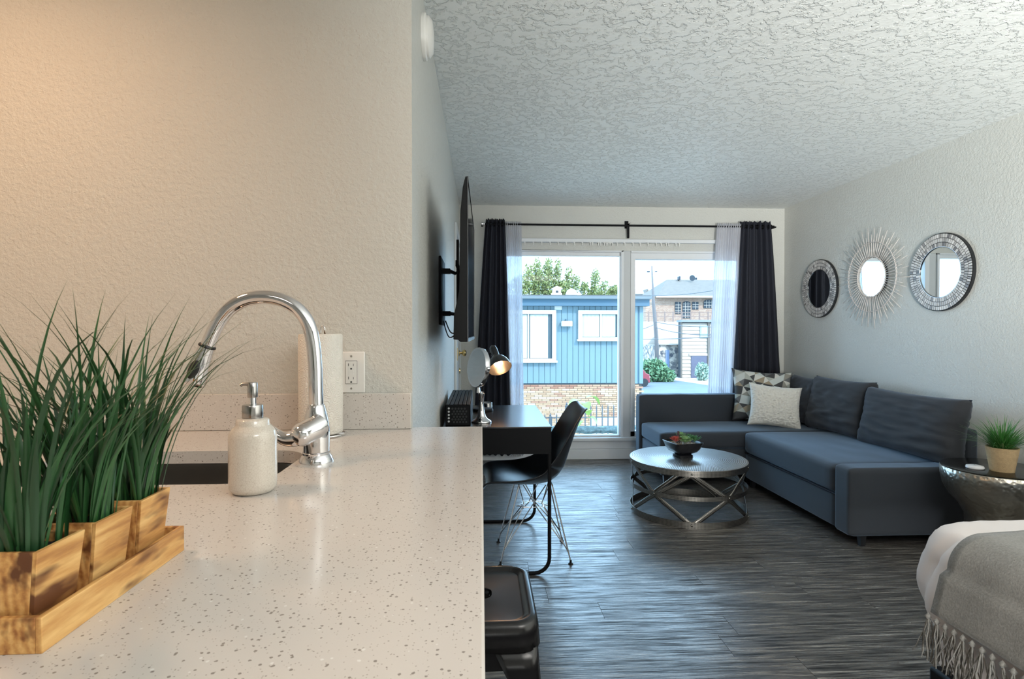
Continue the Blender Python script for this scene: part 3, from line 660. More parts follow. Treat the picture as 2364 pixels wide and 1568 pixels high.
obj('bulb', MB().lathe([(0, -.112), (.015, -.109), (.024, -.098), (.026, -.085), (.020, -.070), (.012, -.058), (.012, -.046)], 24, ml), tb.m, dl, smooth=True)
cd = thing('chrome_dish', 'small round chrome dish at the far end of the desk', 'dish', (.032, 3.54, .7505))
obj('dish', MB().lathe([(0, .001), (.036, .001), (.036, .028), (.034, .029), (.034, .004), (0, .004)], 36), CHROME, cd, smooth=50)
obj('rim', MB().tube(disc_path(.035, 36, .029), .002, 6, True), CHROME, cd, smooth=True)

# ------------------------------------------------------------------ moulded shell chair (faces the desk, -x)
ch = thing('shell_chair', 'black moulded shell chair on a chrome wire base at the desk', 'chair', (.285, 3.10, 0))
prof = [(-.262, .405), (-.258, .418), (-.235, .428), (-.18, .426), (-.10, .416), (-.02, .410), (.05, .413), (.105, .432), (.145, .472), (.170, .53), (.190, .60), (.215, .68), (.238, .745), (.254, .786), (.270, .810), (.281, .814)]
pp = smoothpath([(a, 0, b) for a, b in prof], 3)
def shell(u, v):
    i = min(int(v * (len(pp) - 1)), len(pp) - 2); f_ = v * (len(pp) - 1) - i; p = pp[i].lerp(pp[i + 1], f_)
    hw_ = .215 + .03 * math.sin(PI * min(1, v * 1.9)) if v < .55 else .245 - .05 * ((v - .55) / .45)
    if v < .05: hw_ *= .86 + 2.8 * v
    if v > .9: hw_ *= 1 - 3.2 * (v - .9) ** 1.0 * .9
    t = (u - .5) * 2; c = abs(t) ** 2.6
    side_up = .030 + .085 * math.exp(-((v - .50) / .20) ** 2) * 1.0
    T = (pp[min(i + 1, len(pp) - 1)] - pp[max(i - 1, 0)]).normalized(); N = Vector((-T.z, 0, T.x))
    q = p + N * (c * side_up * (1 - .75 * max(0, (v - .75) / .25) ** 1.5))
    return (q.x, t * hw_, q.z)
o = obj('shell', MB().grid(shell, 26, 46), plain('black_shell_plastic', (.012, .014, .018), .30, bs=.06, bd=.001, bscale=300), ch, smooth=True)
m = o.modifiers.new('s', 'SOLIDIFY'); m.thickness = .009; m.offset = -1
m = o.modifiers.new('b', 'SUBSURF'); m.levels = 1; m.render_levels = 1
WIRE = metal('chrome_wire', (.62, .62, .63), .15)
feet = [(-.185, -.165), (-.185, .165), (.185, -.165), (.185, .165)]
top = [(-.085, -.10), (-.085, .10), (.095, -.10), (.095, .10)]
for (fx, fy), (tx, ty_) in zip(feet, top):
    sx = 1 if fx > 0 else -1; sy = 1 if fy > 0 else -1
    w_ = MB().tube([(fx, fy, .012), (tx, ty_, .402)], .0038, 7)
    w_.tube([(fx * .93, fy * .93, .07), (sx * .02, sy * .055, .262), (-sx * .06, sy * .10, .402)], .0030, 6)
    w_.tube([(fx * .95, fy * .95, .055), (sx * .05, sy * .005, .275), (tx, -ty_ * .3, .402)], .0030, 6)
    o = obj('leg', w_, WIRE, ch, smooth=50)
    obj('foot_glide', MB().lathe([(.013, 0), (.013, .004), (.006, .008), (.006, .022), (0, .024)], 14), BLACK, o, (fx, fy, 0), smooth=40)
obj('cross_brace', MB().tube([(-.055, -.055, .27), (.055, -.055, .27), (.055, .055, .27), (-.055, .055, .27)], .003, 6, True).tube([(-.09, 0, .262), (0, -.06, .272), (.09, 0, .262), (0, .06, .272)], .003, 6, True), WIRE, ch)
obj('seat_mount', MB().tube([(-.085, -.11, .402), (-.085, .11, .402)], .005, 6).tube([(.095, -.11, .402), (.095, .11, .402)], .005, 6), WIRE, ch)

# ------------------------------------------------------------------ metal bar stool tucked under the counter
st = thing('bar_stool', 'black pressed metal bar stool tucked under the counter edge', 'stool', (-.035, 1.258, 0))
STM = plain('black_stool_metal', (.006, .006, .007), .24, bs=.05, bd=.001, bscale=300)
bm = bmesh.new(); H0 = .64; rings = []
for g, z, r_ in ((.004, H0 - .055, .045), (.001, H0 - .020, .045), (-.002, H0 - .006, .043), (-.008, H0 - .0008, .040), (-.014, H0, .038), (-.021, H0 - .002, .034), (-.025, H0 - .006, .030), (-.032, H0 - .007, .026)):
    rings.append([bm.verts.new((x, y, z)) for x, y in rrect(-.152 - g, .152 + g, -.147 - g, .147 + g, r_, 6)])
for a_, b2 in zip(rings, rings[1:]):
    for i in range(len(a_)): bm.faces.new((a_[i], a_[(i + 1) % len(a_)], b2[(i + 1) % len(a_)], b2[i]))
hl_ = [bm.verts.new((x, y, H0 - .004)) for x, y in rrect(-.058, .058, -.028, .028, .022, 6)]
hl2 = [bm.verts.new((x, y, H0 - .016)) for x, y in rrect(-.054, .054, -.024, .024, .019, 6)]
n_ = len(hl_)
for i in range(n_): bm.faces.new((hl_[i], hl_[(i + 1) % n_], hl2[(i + 1) % n_], hl2[i])); bm.faces.new((rings[-1][i], rings[-1][(i + 1) % n_], hl_[(i + 1) % n_], hl_[i]))
bmesh.ops.recalc_face_normals(bm, faces=bm.faces)
me = bpy.data.meshes.new('seat'); bm.to_mesh(me); bm.free(); me.materials.append(STM); me.shade_smooth(); me.set_sharp_from_angle(angle=R(55))
o = put('seat', me, st); mo = o.modifiers.new('s', 'SOLIDIFY'); mo.thickness = .0015
for y0 in (-1, 1):
    obj('apron', MB().box(-.12, .12, y0 * .143 - .001, y0 * .143 + .001, H0 - .095, H0 - .05), STM, st)
    obj('apron', MB().box(y0 * .148 - .001, y0 * .148 + .001, -.115, .115, H0 - .095, H0 - .05), STM, st)
for sx in (-1, 1):
    for sy in (-1, 1):
        def leg(u, v):
            # folded sheet leg, wide at the seat and narrow at the foot
            z = (H0 - .052) * (1 - v); cx2 = sx * (.150 + .045 * v); cy2 = sy * (.145 + .040 * v); wd = .062 - .036 * v + .03 * max(0, 1 - v * 7)
            a_ = u * 2 - 1
            if a_ < 0: x, y = cx2 + sx * wd * a_, cy2
            else: x, y = cx2, cy2 - sy * wd * a_
            if abs(a_) < .3: x -= sx * .006 * (1 - abs(a_) / .3); y -= sy * .006 * (1 - abs(a_) / .3)
            return (x, y, z)
        o = obj('leg', MB().grid(leg, 14, 14), STM, st, smooth=50); o.modifiers.new('s', 'SOLIDIFY').thickness = .002
        obj('foot_cap', MB().box(-.016, .016, -.016, .016, 0, .012), BLACK, o, (sx * .188, sy * .178, 0))
for s2 in (-1, 1):
    obj('crossbar', MB().box(-.165, .165, s2 * .170 - .0015, s2 * .170 + .0015, .20, .225), STM, st); obj('crossbar', MB().box(s2 * .176 - .0015, s2 * .176 + .0015, -.16, .16, .20, .225), STM, st)

# ------------------------------------------------------------------ coffee table
ctb = thing('coffee_table', 'round pierced pewter coffee table with crossed straps', 'coffee table', (1.415, 3.79, 0), R(0))
RT, TH = .388, .365
a0 = math.atan2(-3.79, -1.415) + R(0)      # node that faces the camera
obj('tabletop', MB().lathe([(0, TH), (RT - .006, TH), (RT, TH - .003), (RT, TH - .006), (0, TH - .006)], 96), SPIRAL, ctb, smooth=40)
def ring(z0, z1, r, t=.003): return MB().lathe([(r, z0), (r, z1), (r - t, z1), (r - t, z0), (r, z0)], 96, cap=False)
obj('rim_band', ring(TH - .042, TH - .006, RT + .001), PERFC, ctb, smooth=40)
obj('middle_band', ring(.172, .200, RT - .002), PERFC, ctb, smooth=40)
obj('base_band', ring(0, .042, RT), PERFC, ctb, smooth=40)
RIV = metal('rivet', (.28, .27, .25), .25); rvm = MB().lathe([(.0075, 0), (.0068, .003), (.004, .0055), (0, .006)], 14).mesh('rivet', RIV, True)
def rivet(a, z): put('rivet', rvm, ctb, ((RT + .001) * math.cos(a), (RT + .001) * math.sin(a), z), (0, R(90), a))
for k in range(5):
    aN = a0 + R(4) + 2 * PI * k / 5
    rivet(aN, TH - .024); rivet(aN, .021); rivet(aN + PI / 5, .186)
    for sgn in (1, -1):
        def strap(u, v):
            a = aN + sgn * u * 2 * PI / 5; z = (TH - .030) + (.020 - (TH - .030)) * u
            # strap width is measured across its slanted run
            dirz = -(TH - .05); dira = sgn * 2 * PI / 5 * RT; l = math.hypot(dirz, dira); off = (v - .5) * .030
            a += off * (-dirz / l) / RT * 1; zz = z + off * dira / l
            r = RT - .006 - .004 * (sgn > 0) + .003 * math.sin(v * PI) - .03 * math.sin(u * PI * 2) ** 2 * .4
            return (r * math.cos(a), r * math.sin(a), zz)
        o = obj('strap', MB().grid(strap, 26, 4), PERFS, ctb, smooth=60); o.modifiers.new('s', 'SOLIDIFY').thickness = .0025

# succulent bowl
sb = thing('succulent_bowl', 'glossy black footed bowl of succulents on the coffee table', 'planter', (1.385, 3.80, TH + .0005), R(12))
bm = bmesh.new(); BK = plain('black_glaze', (.006, .006, .008), .2, Specular_IOR_Level=.3); lp = []
for hw_, z, r_ in ((.050, 0, .006), (.050, .018, .006), (.042, .024, .01), (.050, .030, .02), (.080, .043, .04), (.097, .066, .048), (.1005, .090, .036), (.104, .106, .016), (.100, .109, .012), (.092, .095, .02), (.088, .085, .02)):
    lp.append([bm.verts.new((x, y, z)) for x, y in rrect(-hw_, hw_, -hw_, hw_, r_, 4)])
for a_, b2 in zip(lp, lp[1:]):
    for i in range(len(a_)): bm.faces.new((a_[i], a_[(i + 1) % len(a_)], b2[(i + 1) % len(a_)], b2[i]))
bm.faces.new(lp[0][::-1]); bmesh.ops.recalc_face_normals(bm, faces=bm.faces)
me = bpy.data.meshes.new('bowl'); bm.to_mesh(me); bm.free(); me.materials.append(BK); me.shade_smooth(); me.set_sharp_from_angle(angle=R(45)); put('bowl', me, sb)
gr = MB(); rg = random.Random(4)
for i in range(220):
    x, y = rg.uniform(-.082, .082), rg.uniform(-.082, .082); r_ = rg.uniform(.003, .0055)
    gr.lathe([(0, -r_), (r_, 0), (0, r_ * .8)], 5, Matrix.Translation((x, y, .094 + rg.uniform(0, .004))))
gr.box(-.086, .086, -.086, .086, .085, .091)
o = obj('gravel', gr, plain('pale_gravel', (.45, .36, .27), .8, var=.5, vs=90), sb); o['kind'] = 'stuff'
def succ(name, n, rad, L, w, mat, loc, layers=4, tilt0=.25, thick=.35, lab=None):
    root = put(name, MB().lathe([(0, 0), (rad * .2, .004), (0, .01)], 8).mesh(name + '_core', mat, True), sb, loc)
    if lab: root['label'] = lab
    def lf(u, v):
        s = u; ww = w * math.sin(PI * min(1, s * .78 + .12)) ** .7 * (1 if s < .96 else .3)
        return (L * s, (v - .5) * ww, .25 * L * s * s + thick * ww * (v - .5) ** 2 * 3)
    me_ = MB().grid(lf, 6, 4).mesh('leaf', mat, True); k = 0
    for ly in range(layers):
        m_ = max(3, int(n * (1 - ly / (layers + .6)))); 
        for j in range(m_):
            o = put('leaf', me_, root, (0, 0, .004 + ly * .005)); sc = 1 - ly * .72 / layers; o.scale = (sc, sc, sc)
            o.rotation_euler = (Matrix.Rotation(2 * PI * (j + ly * .37) / m_ + .1 * ly, 4, 'Z') @ Matrix.Rotation(-(tilt0 + ly * (1.15 / layers)), 4, 'Y')).to_euler()
    return root
G1 = m_blade('rosette_green', (.12, .26, .09), (.32, .50, .24)); RD = m_blade('red_succulent', (.35, .03, .03), (.62, .16, .12)); G2 = m_blade('dark_green_succulent', (.02, .10, .04), (.10, .26, .10)); PU = m_blade('dark_plum_succulent', (.05, .02, .02), (.13, .05, .05))
succ('green_rosette', 11, .05, .058, .046, G1, (-.010, -.045, .106), 4, .15, lab='large pale green rosette')
succ('red_rosette', 14, .04, .046, .014, RD, (-.068, -.02, .110), 4, .25, lab='spiky red rosette')
succ('dark_rosette', 9, .04, .048, .015, G2, (.045, -.005, .114), 4, .3)
succ('dark_rosette', 9, .04, .058, .016, G2, (.070, -.035, .106), 3, .35)
succ('dark_rosette', 9, .04, .046, .013, G1, (.005, .035, .126), 4, .35)
sp_ = MB()
for i in range(11):
    z = .10 + i * .0075
    for j in range(5):
        a = j * 2 * PI / 5 + i * .6; r_ = .012 * (1 - i / 16)
        sp_.lathe([(0, -.004), (.005, 0), (0, .005)], 6, Matrix.Translation((-.032 + r_ * math.cos(a), .005 + r_ * math.sin(a), z)))
obj('plum_spike', sp_, PU, sb, smooth=True)['label'] = 'upright dark plum spike'

# ------------------------------------------------------------------ sectional sofa
sf = thing('sectional_sofa', 'slate blue sectional sofa with a chaise under the window', 'sofa', (2.5, 4.0, 0))
def L_(x0, x1, y0, y1, z0, z1): return MB().box(x0 - 2.5, x1 - 2.5, y0 - 4, y1 - 4, z0, z1)
def soft(x0, x1, y0, y1, z0, z1, dome=.008, nx=24, ny=24, e=.03):
    # upholstered block: rounded box with a gently crowned, slightly rumpled top
    bm = bmesh.new(); bmesh.ops.create_cube(bm, size=1)
    bmesh.ops.subdivide_edges(bm, edges=bm.edges[:], cuts=22, use_grid_fill=True)
    lx, ly, lz = x1 - x0, y1 - y0, z1 - z0
    for v in bm.verts:
        p = Vector((v.co.x * lx, v.co.y * ly, v.co.z * lz)); h = Vector((lx / 2 - e, ly / 2 - e, lz / 2 - e))
        q = Vector([max(-h[i], min(h[i], p[i])) for i in range(3)]); d = p - q
        if d.length > 0: m_ = max(abs(d.x), abs(d.y), abs(d.z)); d = d.normalized() * min(d.length, m_ if m_ > 0 else d.length) if d.length > e else d; d = d.normalized() * e if (p - q).length >= e * .999 else d
        p = q + d
        if p.z > 0:
            k = (1 - (2 * p.x / lx) ** 4) * (1 - (2 * p.y / ly) ** 4); w0 = p + Vector((x0, y0, 0))
            p.z += dome * k + .0035 * noise.noise(Vector((w0.x * 9, w0.y * 4, 1))) * k
        v.co = p + Vector(((x0 + x1) / 2 - 2.5, (y0 + y1) / 2 - 4, (z0 + z1) / 2))
    me = bpy.data.meshes.new('soft'); bm.to_mesh(me); bm.free(); me.materials.append(SOFA); me.shade_smooth(); return me
def sp2(name, *a, **k): return put(name, soft(*a, **k), sf)
sp2('chaise_base', 1.425, 2.84, 4.372, 4.93, .085, .293, dome=0, e=.012)
sp2('base', 2.100, 2.84, 3.215, 4.372, .065, .262, dome=0, e=.012)
sp2('chaise_seat', 1.415, 2.86, 4.365, 4.925, .298, .428, e=.028)
sp2('seat', 2.082, 2.86, 3.212, 4.366, .268, .434, e=.034)
sp2('backrest', 2.895, 2.972, 3.20, 5.06, .07, .645, dome=0, e=.025)
sp2('far_armrest', 1.405, 2.862, 4.932, 5.065, .06, .668, dome=0, e=.022)
sp2('near_armrest', 2.075, 2.972, 3.058, 3.206, .062, .452, dome=0, e=.026)
lm = MB().lathe([(.018, 0), (.026, .062)], 4, Matrix.Rotation(R(45), 4, 'Z')).mesh('leg', BLACK)
for x, y in ((2.175, 3.10), (2.93, 3.10), (2.14, 4.32), (1.47, 4.97), (1.47, 4.42), (2.9, 5.0)): put('leg', lm, sf, (x - 2.5, y - 4, 0), scale=(1, 1, 1.35 if y > 4.3 and x < 2 else 1.1))
obj('seam', MB().tube([(2.095 - 2.5, 3.215 - 4, .265), (2.095 - 2.5, 4.365 - 4, .265)], .003, 6), CURT, sf)

def pillow(w, h, t, puff=.42, pinch=.05, wr=.006, seed=0, n=30, fz=0, sag=0, pw=3):
    m = MB()
    def side(s):
        def fn(u, v):
            a, b = u * 2 - 1, v * 2 - 1
            ex = max(0, 1 - abs(a) ** pw) ** puff * max(0, 1 - abs(b) ** pw) ** puff
            x = a * w / 2 * (1 - pinch * (1 - b * b) * abs(a)); y = b * h / 2 * (1 - pinch * (1 - a * a) * abs(b))
            nz = noise.noise(Vector((a * 2.2 + seed, b * 5, s + seed))) * wr * 1.2 + noise.noise(Vector((a * 4 + b * 3 + seed, b * 11, s * 3))) * wr * .8
            if fz: nz += noise.noise(Vector((a * 14, b * 14, s + seed))) * fz + noise.noise(Vector((a * 34, b * 34, s + seed))) * fz * .6
            z = s * (t / 2) * ex * (1 + sag * b * -1) + nz * (ex if not fz else max(ex, .35))
            return (x, y, z)
        return fn
    m.grid(side(1), n, n); m.grid(side(-1), n, n)
    return m
def orient(o, center, right, up):
    r_ = Vector(right).normalized(); u_ = Vector(up); u_ = (u_ - r_ * u_.dot(r_)).normalized(); n__ = r_.cross(u_)
    o.matrix_world = Matrix.Translation(center) @ Matrix((r_, u_, n__)).transposed().to_4x4()
def cush(label, cy, w, h, seed, xb=2.785, tilt=.05, z0=.437, yaw=0, t=.19):
    o = obj('back_cushion', pillow(w, h, t, .36, .075, .013, seed, 34, 0, .1, 4), CUSH, smooth=True)
    tag(o, label, 'cushion', 'slate back cushions along the sofa')
    orient(o, (xb + .0, cy, z0 + h / 2 - .01), (yaw, -1, 0), (tilt, 0, 1)); return o
cush('large slate back cushion at the near end of the sofa', 3.505, .86, .41, 3, 2.775, .18)
cush('middle slate back cushion between two other cushions', 4.235, .68, .44, 9, 2.785, .20, yaw=.05)
cush('far slate back cushion mostly hidden behind the throw pillows', 4.70, .50, .42, 15, 2.79, .2, yaw=.0)
o = obj('patterned_pillow', pillow(.52, .47, .14, .5, .10, .006, 5), GEO, smooth=True); tag(o, 'grey and beige triangle-patterned throw pillow in the sofa corner', 'pillow')
me = o.data
orient(o, (2.475, 4.835, .662), (1, -.17, -.07), (.16, .30, 1))
o = obj('fluffy_pillow', pillow(.42, .37, .16, .5, .11, .004, 8, 80, .016), FLUFF, smooth=True); tag(o, 'cream fluffy throw pillow leaning on the patterned pillow', 'pillow')
orient(o, (2.455, 4.585, .605), (1, -.30, -.10), (.27, .30, 1))

# ------------------------------------------------------------------ drum side table, plant, puck
dt = thing('drum_table', 'hammered pewter hourglass side table at the sofa end', 'side table', (2.665, 2.765, 0))
obj('drum', MB().lathe([(.0, 0), (.205, 0), (.212, .012), (.205, .04), (.175, .10), (.145, .16), (.132, .22), (.135, .27), (.16, .32), (.20, .365), (.228, .42), (.238, .47), (.240, .512), (.236, .516)], 72), HAMMER, dt, smooth=60)
obj('table_top', MB().lathe([(.236, .514), (.238, .520), (.234, .522), (0, .522)], 72), metal('dark_pewter_top', (.10, .098, .092), .22), dt, smooth=40)
pt = thing('potted_grass', 'spiky green grass plant in a woven straw pot', 'potted plant', (2.628, 2.70, .5225))
POT = plain('straw_pot', (.52, .37, .20), .85, var=.25, vs=60, bs=.9, bd=.004, bscale=220)
obj('pot', MB().lathe([(0, 0), (.050, 0), (.054, .03), (.066, .105), (.068, .120), (.064, .121), (.060, .105), (0, .10)], 40), POT, pt, smooth=50)
rg = random.Random(12); lf_ = MB()
for i in range(330):
    az = rg.uniform(0, 2 * PI); el = rg.random() ** .7 * 1.25; L = rg.uniform(.12, .215); wd = rg.uniform(.0035, .006); droop = rg.uniform(.3, 1.1)
    d = Vector((math.cos(az), math.sin(az), 0)); sd_ = Vector((-d.y, d.x, 0)); vs = []; fs = []; p = Vector((d.x * .03 * rg.random(), d.y * .03 * rg.random(), .10)); an = PI / 2 - el * .85
    for j in range(6):
        s = j / 5; ww = wd * (1 - s ** 2.2) + .0002; vs += [p - sd_ * ww / 2, p + sd_ * ww / 2]
        if j: fs.append((2 * j - 2, 2 * j - 1, 2 * j + 1, 2 * j))
        an -= droop * .22 * (s + .3); p = p + (d * math.cos(an) + Vector((0, 0, math.sin(an)))) * L / 5
    lf_.add(vs, fs)
o = obj('foliage', lf_, LEAF2, pt, smooth=True); o['kind'] = 'stuff'
pk = thing('white_remote', 'small white oval remote beside the straw pot', 'remote', (2.535, 2.755, .5225), R(20))
obj('shell', MB().lathe([(0, 0), (.036, 0), (.040, .006), (.037, .014), (.02, .018), (0, .018)], 32), plain('white_gloss', (.80, .80, .82), .2), pk, smooth=60)
obj('button', MB().lathe([(.007, .017), (.007, .0195), (0, .0195)], 16), STEEL, pk, smooth=40)

# ------------------------------------------------------------------ mirrors on the right wall
MXR = Matrix.Rotation(R(-90), 4, 'Y')      # local +z points to -x, into the room
TILE = NT('silver_mosaic'); TILE.set(Base_Color=TILE.ramp(TILE.N('ShaderNodeNewGeometry').outputs['Random Per Island'], [(0, (.16, .15, .15)), (.25, (.42, .40, .38)), (1, (.74, .71, .68))]), Roughness=.35); TILE = TILE.m
def mosaic(label, loc, ro, ri, seed):
    t = thing('mosaic_mirror', label, 'mirror', loc, rot=(0, R(-90), 0), group='round mosaic mirrors on the right wall')
    obj('frame_back', MB().lathe([(ri - .004, .001), (ro, .001), (ro, .020), (ro - .003, .022), (ri - .004, .022)], 72, cap=False), BLACK, t, smooth=40)
    obj('mirror_glass', MB().lathe([(0, .018), (ri, .018)], 72, cap=False), MIRROR, t)
    q = MB(); rg = random.Random(seed); w3 = (ro - ri - .004) / 3
    for k in range(3):
        r0 = ri + .002 + k * w3; r1 = r0 + w3 - .0038; a = rg.random()
        a_end = a + 2 * PI
        while a < a_end - .02:
            da = rg.uniform(.013, .020) / ((r0 + r1) / 2); da = min(da, a_end - a); g_ = .0045 / r1; h = .0235 + rg.uniform(0, .0015)
            vs = [(r_ * math.cos(x), r_ * math.sin(x), z) for z in (.021, h) for r_, x in ((r0, a), (r1, a), (r1, a + da - g_), (r0, a + da - g_))]
            q.add(vs, [(4, 5, 6, 7), (0, 1, 5, 4), (1, 2, 6, 5), (2, 3, 7, 6), (3, 0, 4, 7)]); a += da
    o = obj('mosaic_tiles', q, TILE, t); o['kind'] = 'stuff'
    obj('inner_rim', MB().tube(disc_path(ri, 72, .021), .0025, 6, True), CHROME, t, smooth=True)
    return t
mosaic('dark-looking round mosaic mirror nearest the window, leftmost of three', (XR, 4.80, 1.608), .255, .168, 1)
mosaic('large bright round mosaic mirror furthest from the window, rightmost of three', (XR, 3.492, 1.612), .252, .165, 2)
sbm = thing('sunburst_mirror', 'white sunburst mirror of wicker rays between two mosaic mirrors', 'mirror', (XR, 4.125, 1.643), rot=(0, R(-90), 0))
WK = plain('whitewashed_wicker', (.62, .58, .55), .6, var=.2, vs=40)
obj('mirror_glass', MB().lathe([(0, .020), (.148, .020)], 64, cap=False), MIRROR, sbm)
obj('backing', MB().lathe([(0, .001), (.150, .001), (.150, .018), (0, .018)], 64), BLACK, sbm, smooth=40)
rl = [(.215, 1), (.232, .9), (.205, 1)]
ray = MB().tube([(.150, 0, .024), (.22, 0, .026), (.30, .002, .027), (.385, .004, .026)], [.0036, .0034, .003, .0022], 6).mesh('ray', WK, True)
ray2 = MB().tube([(.150, 0, .024), (.22, 0, .026), (.28, -.002, .027), (.325, -.003, .027)], [.0036, .0034, .003, .0022], 6).mesh('ray', WK, True)
rg = random.Random(3)
for k in range(64):
    a = 2 * PI * k / 64; o = put('ray', ray if k % 2 else ray2, sbm, (0, 0, 0), (0, 0, a + rg.uniform(-.012, .012))); s = rg.uniform(.95, 1.02); o.scale = (s, s, 1)
for rr_ in (.152, .262):
    q = MB()
    P = [((rr_ + (.004 * math.sin(k * PI)) + .003 * math.cos(k * 1.57)) * math.cos(2 * PI * k / 128), (rr_ + .003 * math.cos(k * 1.57)) * math.sin(2 * PI * k / 128), .026 + .006 * math.sin(k * PI / 2 + .8)) for k in range(128)]
    q.tube(P, .0028, 5, True); P2 = [((rr_ - .003 * math.cos(k * 1.57)) * math.cos(2 * PI * k / 128), (rr_ - .003 * math.cos(k * 1.57)) * math.sin(2 * PI * k / 128), .026 - .006 * math.sin(k * PI / 2 + .8)) for k in range(128)]
    q.tube(P2, .0028, 5, True); obj('woven_ring', q, WK, sbm, smooth=True)

# ------------------------------------------------------------------ bed corner, duvet, throw
bd = thing('bed', 'bed with a pale mattress in the right foreground', 'bed', (2.1, .75, 0))
obj('bed_frame', MB().box(-.81, .86, -.90, .80, .20, .26), BLACKM, bd, bevel=.01)
obj('mattress', MB().box(-.74, .86, -.88, .78, .265, .535), LINEN, bd, bevel=.05, seg=4)
for x in (-.76, .8):
    for y in (-.80, .74): obj('leg', MB().lathe([(.026, 0), (.026, .20)], 16), BLACKM, bd, (x, y, 0), smooth=40)
def duvet_pt(s, v):
    # s runs round the plan from the near end of the foot side, round the far corner, along the far side; v: 0 middle of top .. 1 hem
    pass
DX0, DY1, DR = 1.295, 1.72, .24
def plan(s):
    # foot side straight (y from -.15 to DY1-DR), corner arc, far side straight
    L1 = DY1 - DR + .15; L2 = PI / 2 * DR; L3 = 2.96 - DX0 - DR; T_ = L1 + L2 + L3; d = s * T_
    if d < L1: return Vector((DX0, -.15 + d, 0)), Vector((1, 0, 0))
    if d < L1 + L2:
        a = (d - L1) / DR; c = Vector((DX0 + DR, DY1 - DR, 0)); n = Vector((math.cos(a), -math.sin(a), 0)); return c - n * DR, n
    return Vector((DX0 + DR + d - L1 - L2, DY1, 0)), Vector((0, -1, 0))
def duv(s, v):
    p, n = plan(s); k = noise.noise(Vector((p.x * 5, p.y * 5, v * 3)))
    zt = .650
    if v < .35:
        t = v / .35; ins = .36 * (1 - t) + .085; q = p + n * ins; z = zt + .006 * k - .012 * t * t
    elif v < .6:
        t = (v - .35) / .25; a = t * PI / 2; q = p + n * (.085 * (1 - math.sin(a))); z = zt - .012 - .085 * (1 - math.cos(a))
    else:
        t = (v - .6) / .4; bul = .024 * math.sin(min(1, t * 1.5) * PI) - .05 * t * t; q = p - n * bul; z = zt - .097 - .33 * t
        q -= n * (.010 * math.sin(s * 90 + 3 * t) * t)
    rdg = 1 - abs(noise.noise(Vector((p.x * 4 + v * 5, p.y * 4 - v * 4, 7)))) * 2
    q -= n * ((.014 * k + .012 * max(0, rdg) ** 3) * min(1, v * 2)); cs = (DY1 - DR + .15 + DR * R(24)) / (DY1 - DR + .15 + PI / 2 * DR + 2.96 - DX0 - DR)
    cr = math.exp(-((s - cs - .006 * math.sin(v * 9)) / .0075) ** 2) * min(1, max(0, v - .3) * 5); q += n * .020 * cr; z -= .006 * cr
    return (q.x, q.y, z)
dv = tag(bpy.data.objects.new('duvet', None), 'puffy white duvet hanging over the foot corner of the bed', 'duvet'); C.objects.link(dv)
o = obj('cover', MB().grid(duv, 130, 44), LINEN, dv, smooth=True); mo = o.modifiers.new('s', 'SOLIDIFY'); mo.thickness = .012
obj('cover', MB().grid(lambda u, v: (DX0 + .40 + (2.96 - DX0 - .40) * u, -.15 + (DY1 - .40 + .15) * v, .652 + .006 * noise.noise(Vector((u * 8, v * 8, 0)))), 20, 20), LINEN, dv, smooth=True)
obj('hem', MB().tube([Vector(duv(i / 90, 1.0)) for i in range(91)], .011, 8), LINEN, dv, smooth=True)
def thr(u, v):
    # u along the bed length to the foot drop, v across the bed
    a = u * 1.325; edge = 1.50 if True else 0
    y_far = 1.59 - .12 * min(1, max(0, (u - .30) / .5)); y = y_far - v * (y_far + .1)
    k = noise.noise(Vector((u * 6, y * 7, 5))) * .006
    Lt = 1.06                                # flat run on top
    if a < Lt: x = DX0 + .085 + (Lt - a); z = .668
    elif a < Lt + .15:
        t = (a - Lt) / .15 * PI / 2; x = DX0 - .018 + .103 * (1 - math.sin(t)); z = .668 - .10 * (1 - math.cos(t))
    else: x = DX0 - .036 - (a - Lt - .15) * .25; z = .568 - (a - Lt - .15)
    return (x - abs(k), y, z + k)
tw = tag(bpy.data.objects.new('throw_blanket', None), 'grey woven throw blanket with knotted fringe across the bed', 'blanket'); C.objects.link(tw)
o = obj('blanket', MB().grid(thr, 90, 60), THROW, tw, smooth=True); o.modifiers.new('s', 'SOLIDIFY').thickness = .004
fg = MB(); rg = random.Random(5)
for i in range(58):
    v = i / 57; p = Vector(thr(1, v)); p.x -= .006
    fg.lathe([(0, -.011), (.0085, 0), (0, .011)], 8, Matrix.Translation(p - Vector((0, 0, .012))))
    for j in range(9):
        q = p - Vector((0, 0, .012)); P = [q.copy()]; dx, dy = rg.uniform(-.010, .004), rg.uniform(-.016, .016)
        for m_ in range(6): q = q + Vector((dx * .3 + rg.uniform(-.004, .003), dy * .3 + rg.uniform(-.005, .005), -.018)); P.append(q.copy())
        fg.tube(P, .0019, 4)
o = obj('fringe', fg, THROW, tw, smooth=True); o['kind'] = 'stuff'

# ------------------------------------------------------------------ kitchen light housing; the two behind the camera are added for fill lights
for nm, loc, r_, lab in (('light_housing', (-1.42, 1.0, 2.40), .19, 'round flush kitchen ceiling light'), ('light_housing', (1.25, -.9, 2.38), .58, 'wide round housing added for the room fill light behind the camera'), ('light_housing', (-.9, -1.0, 2.38), .38, 'round housing added for the entry fill light behind the camera')):
    t = thing(nm, lab, 'ceiling light', loc)
    obj('housing', MB().lathe([(0, .055 if loc[2] > 2.39 else .055), (r_, .055), (r_, .0), (r_ - .01, .0), (r_ - .01, .04), (0, .04)], 40), WHITE_PL, t, smooth=40)
    t.location.z = ZC - .056

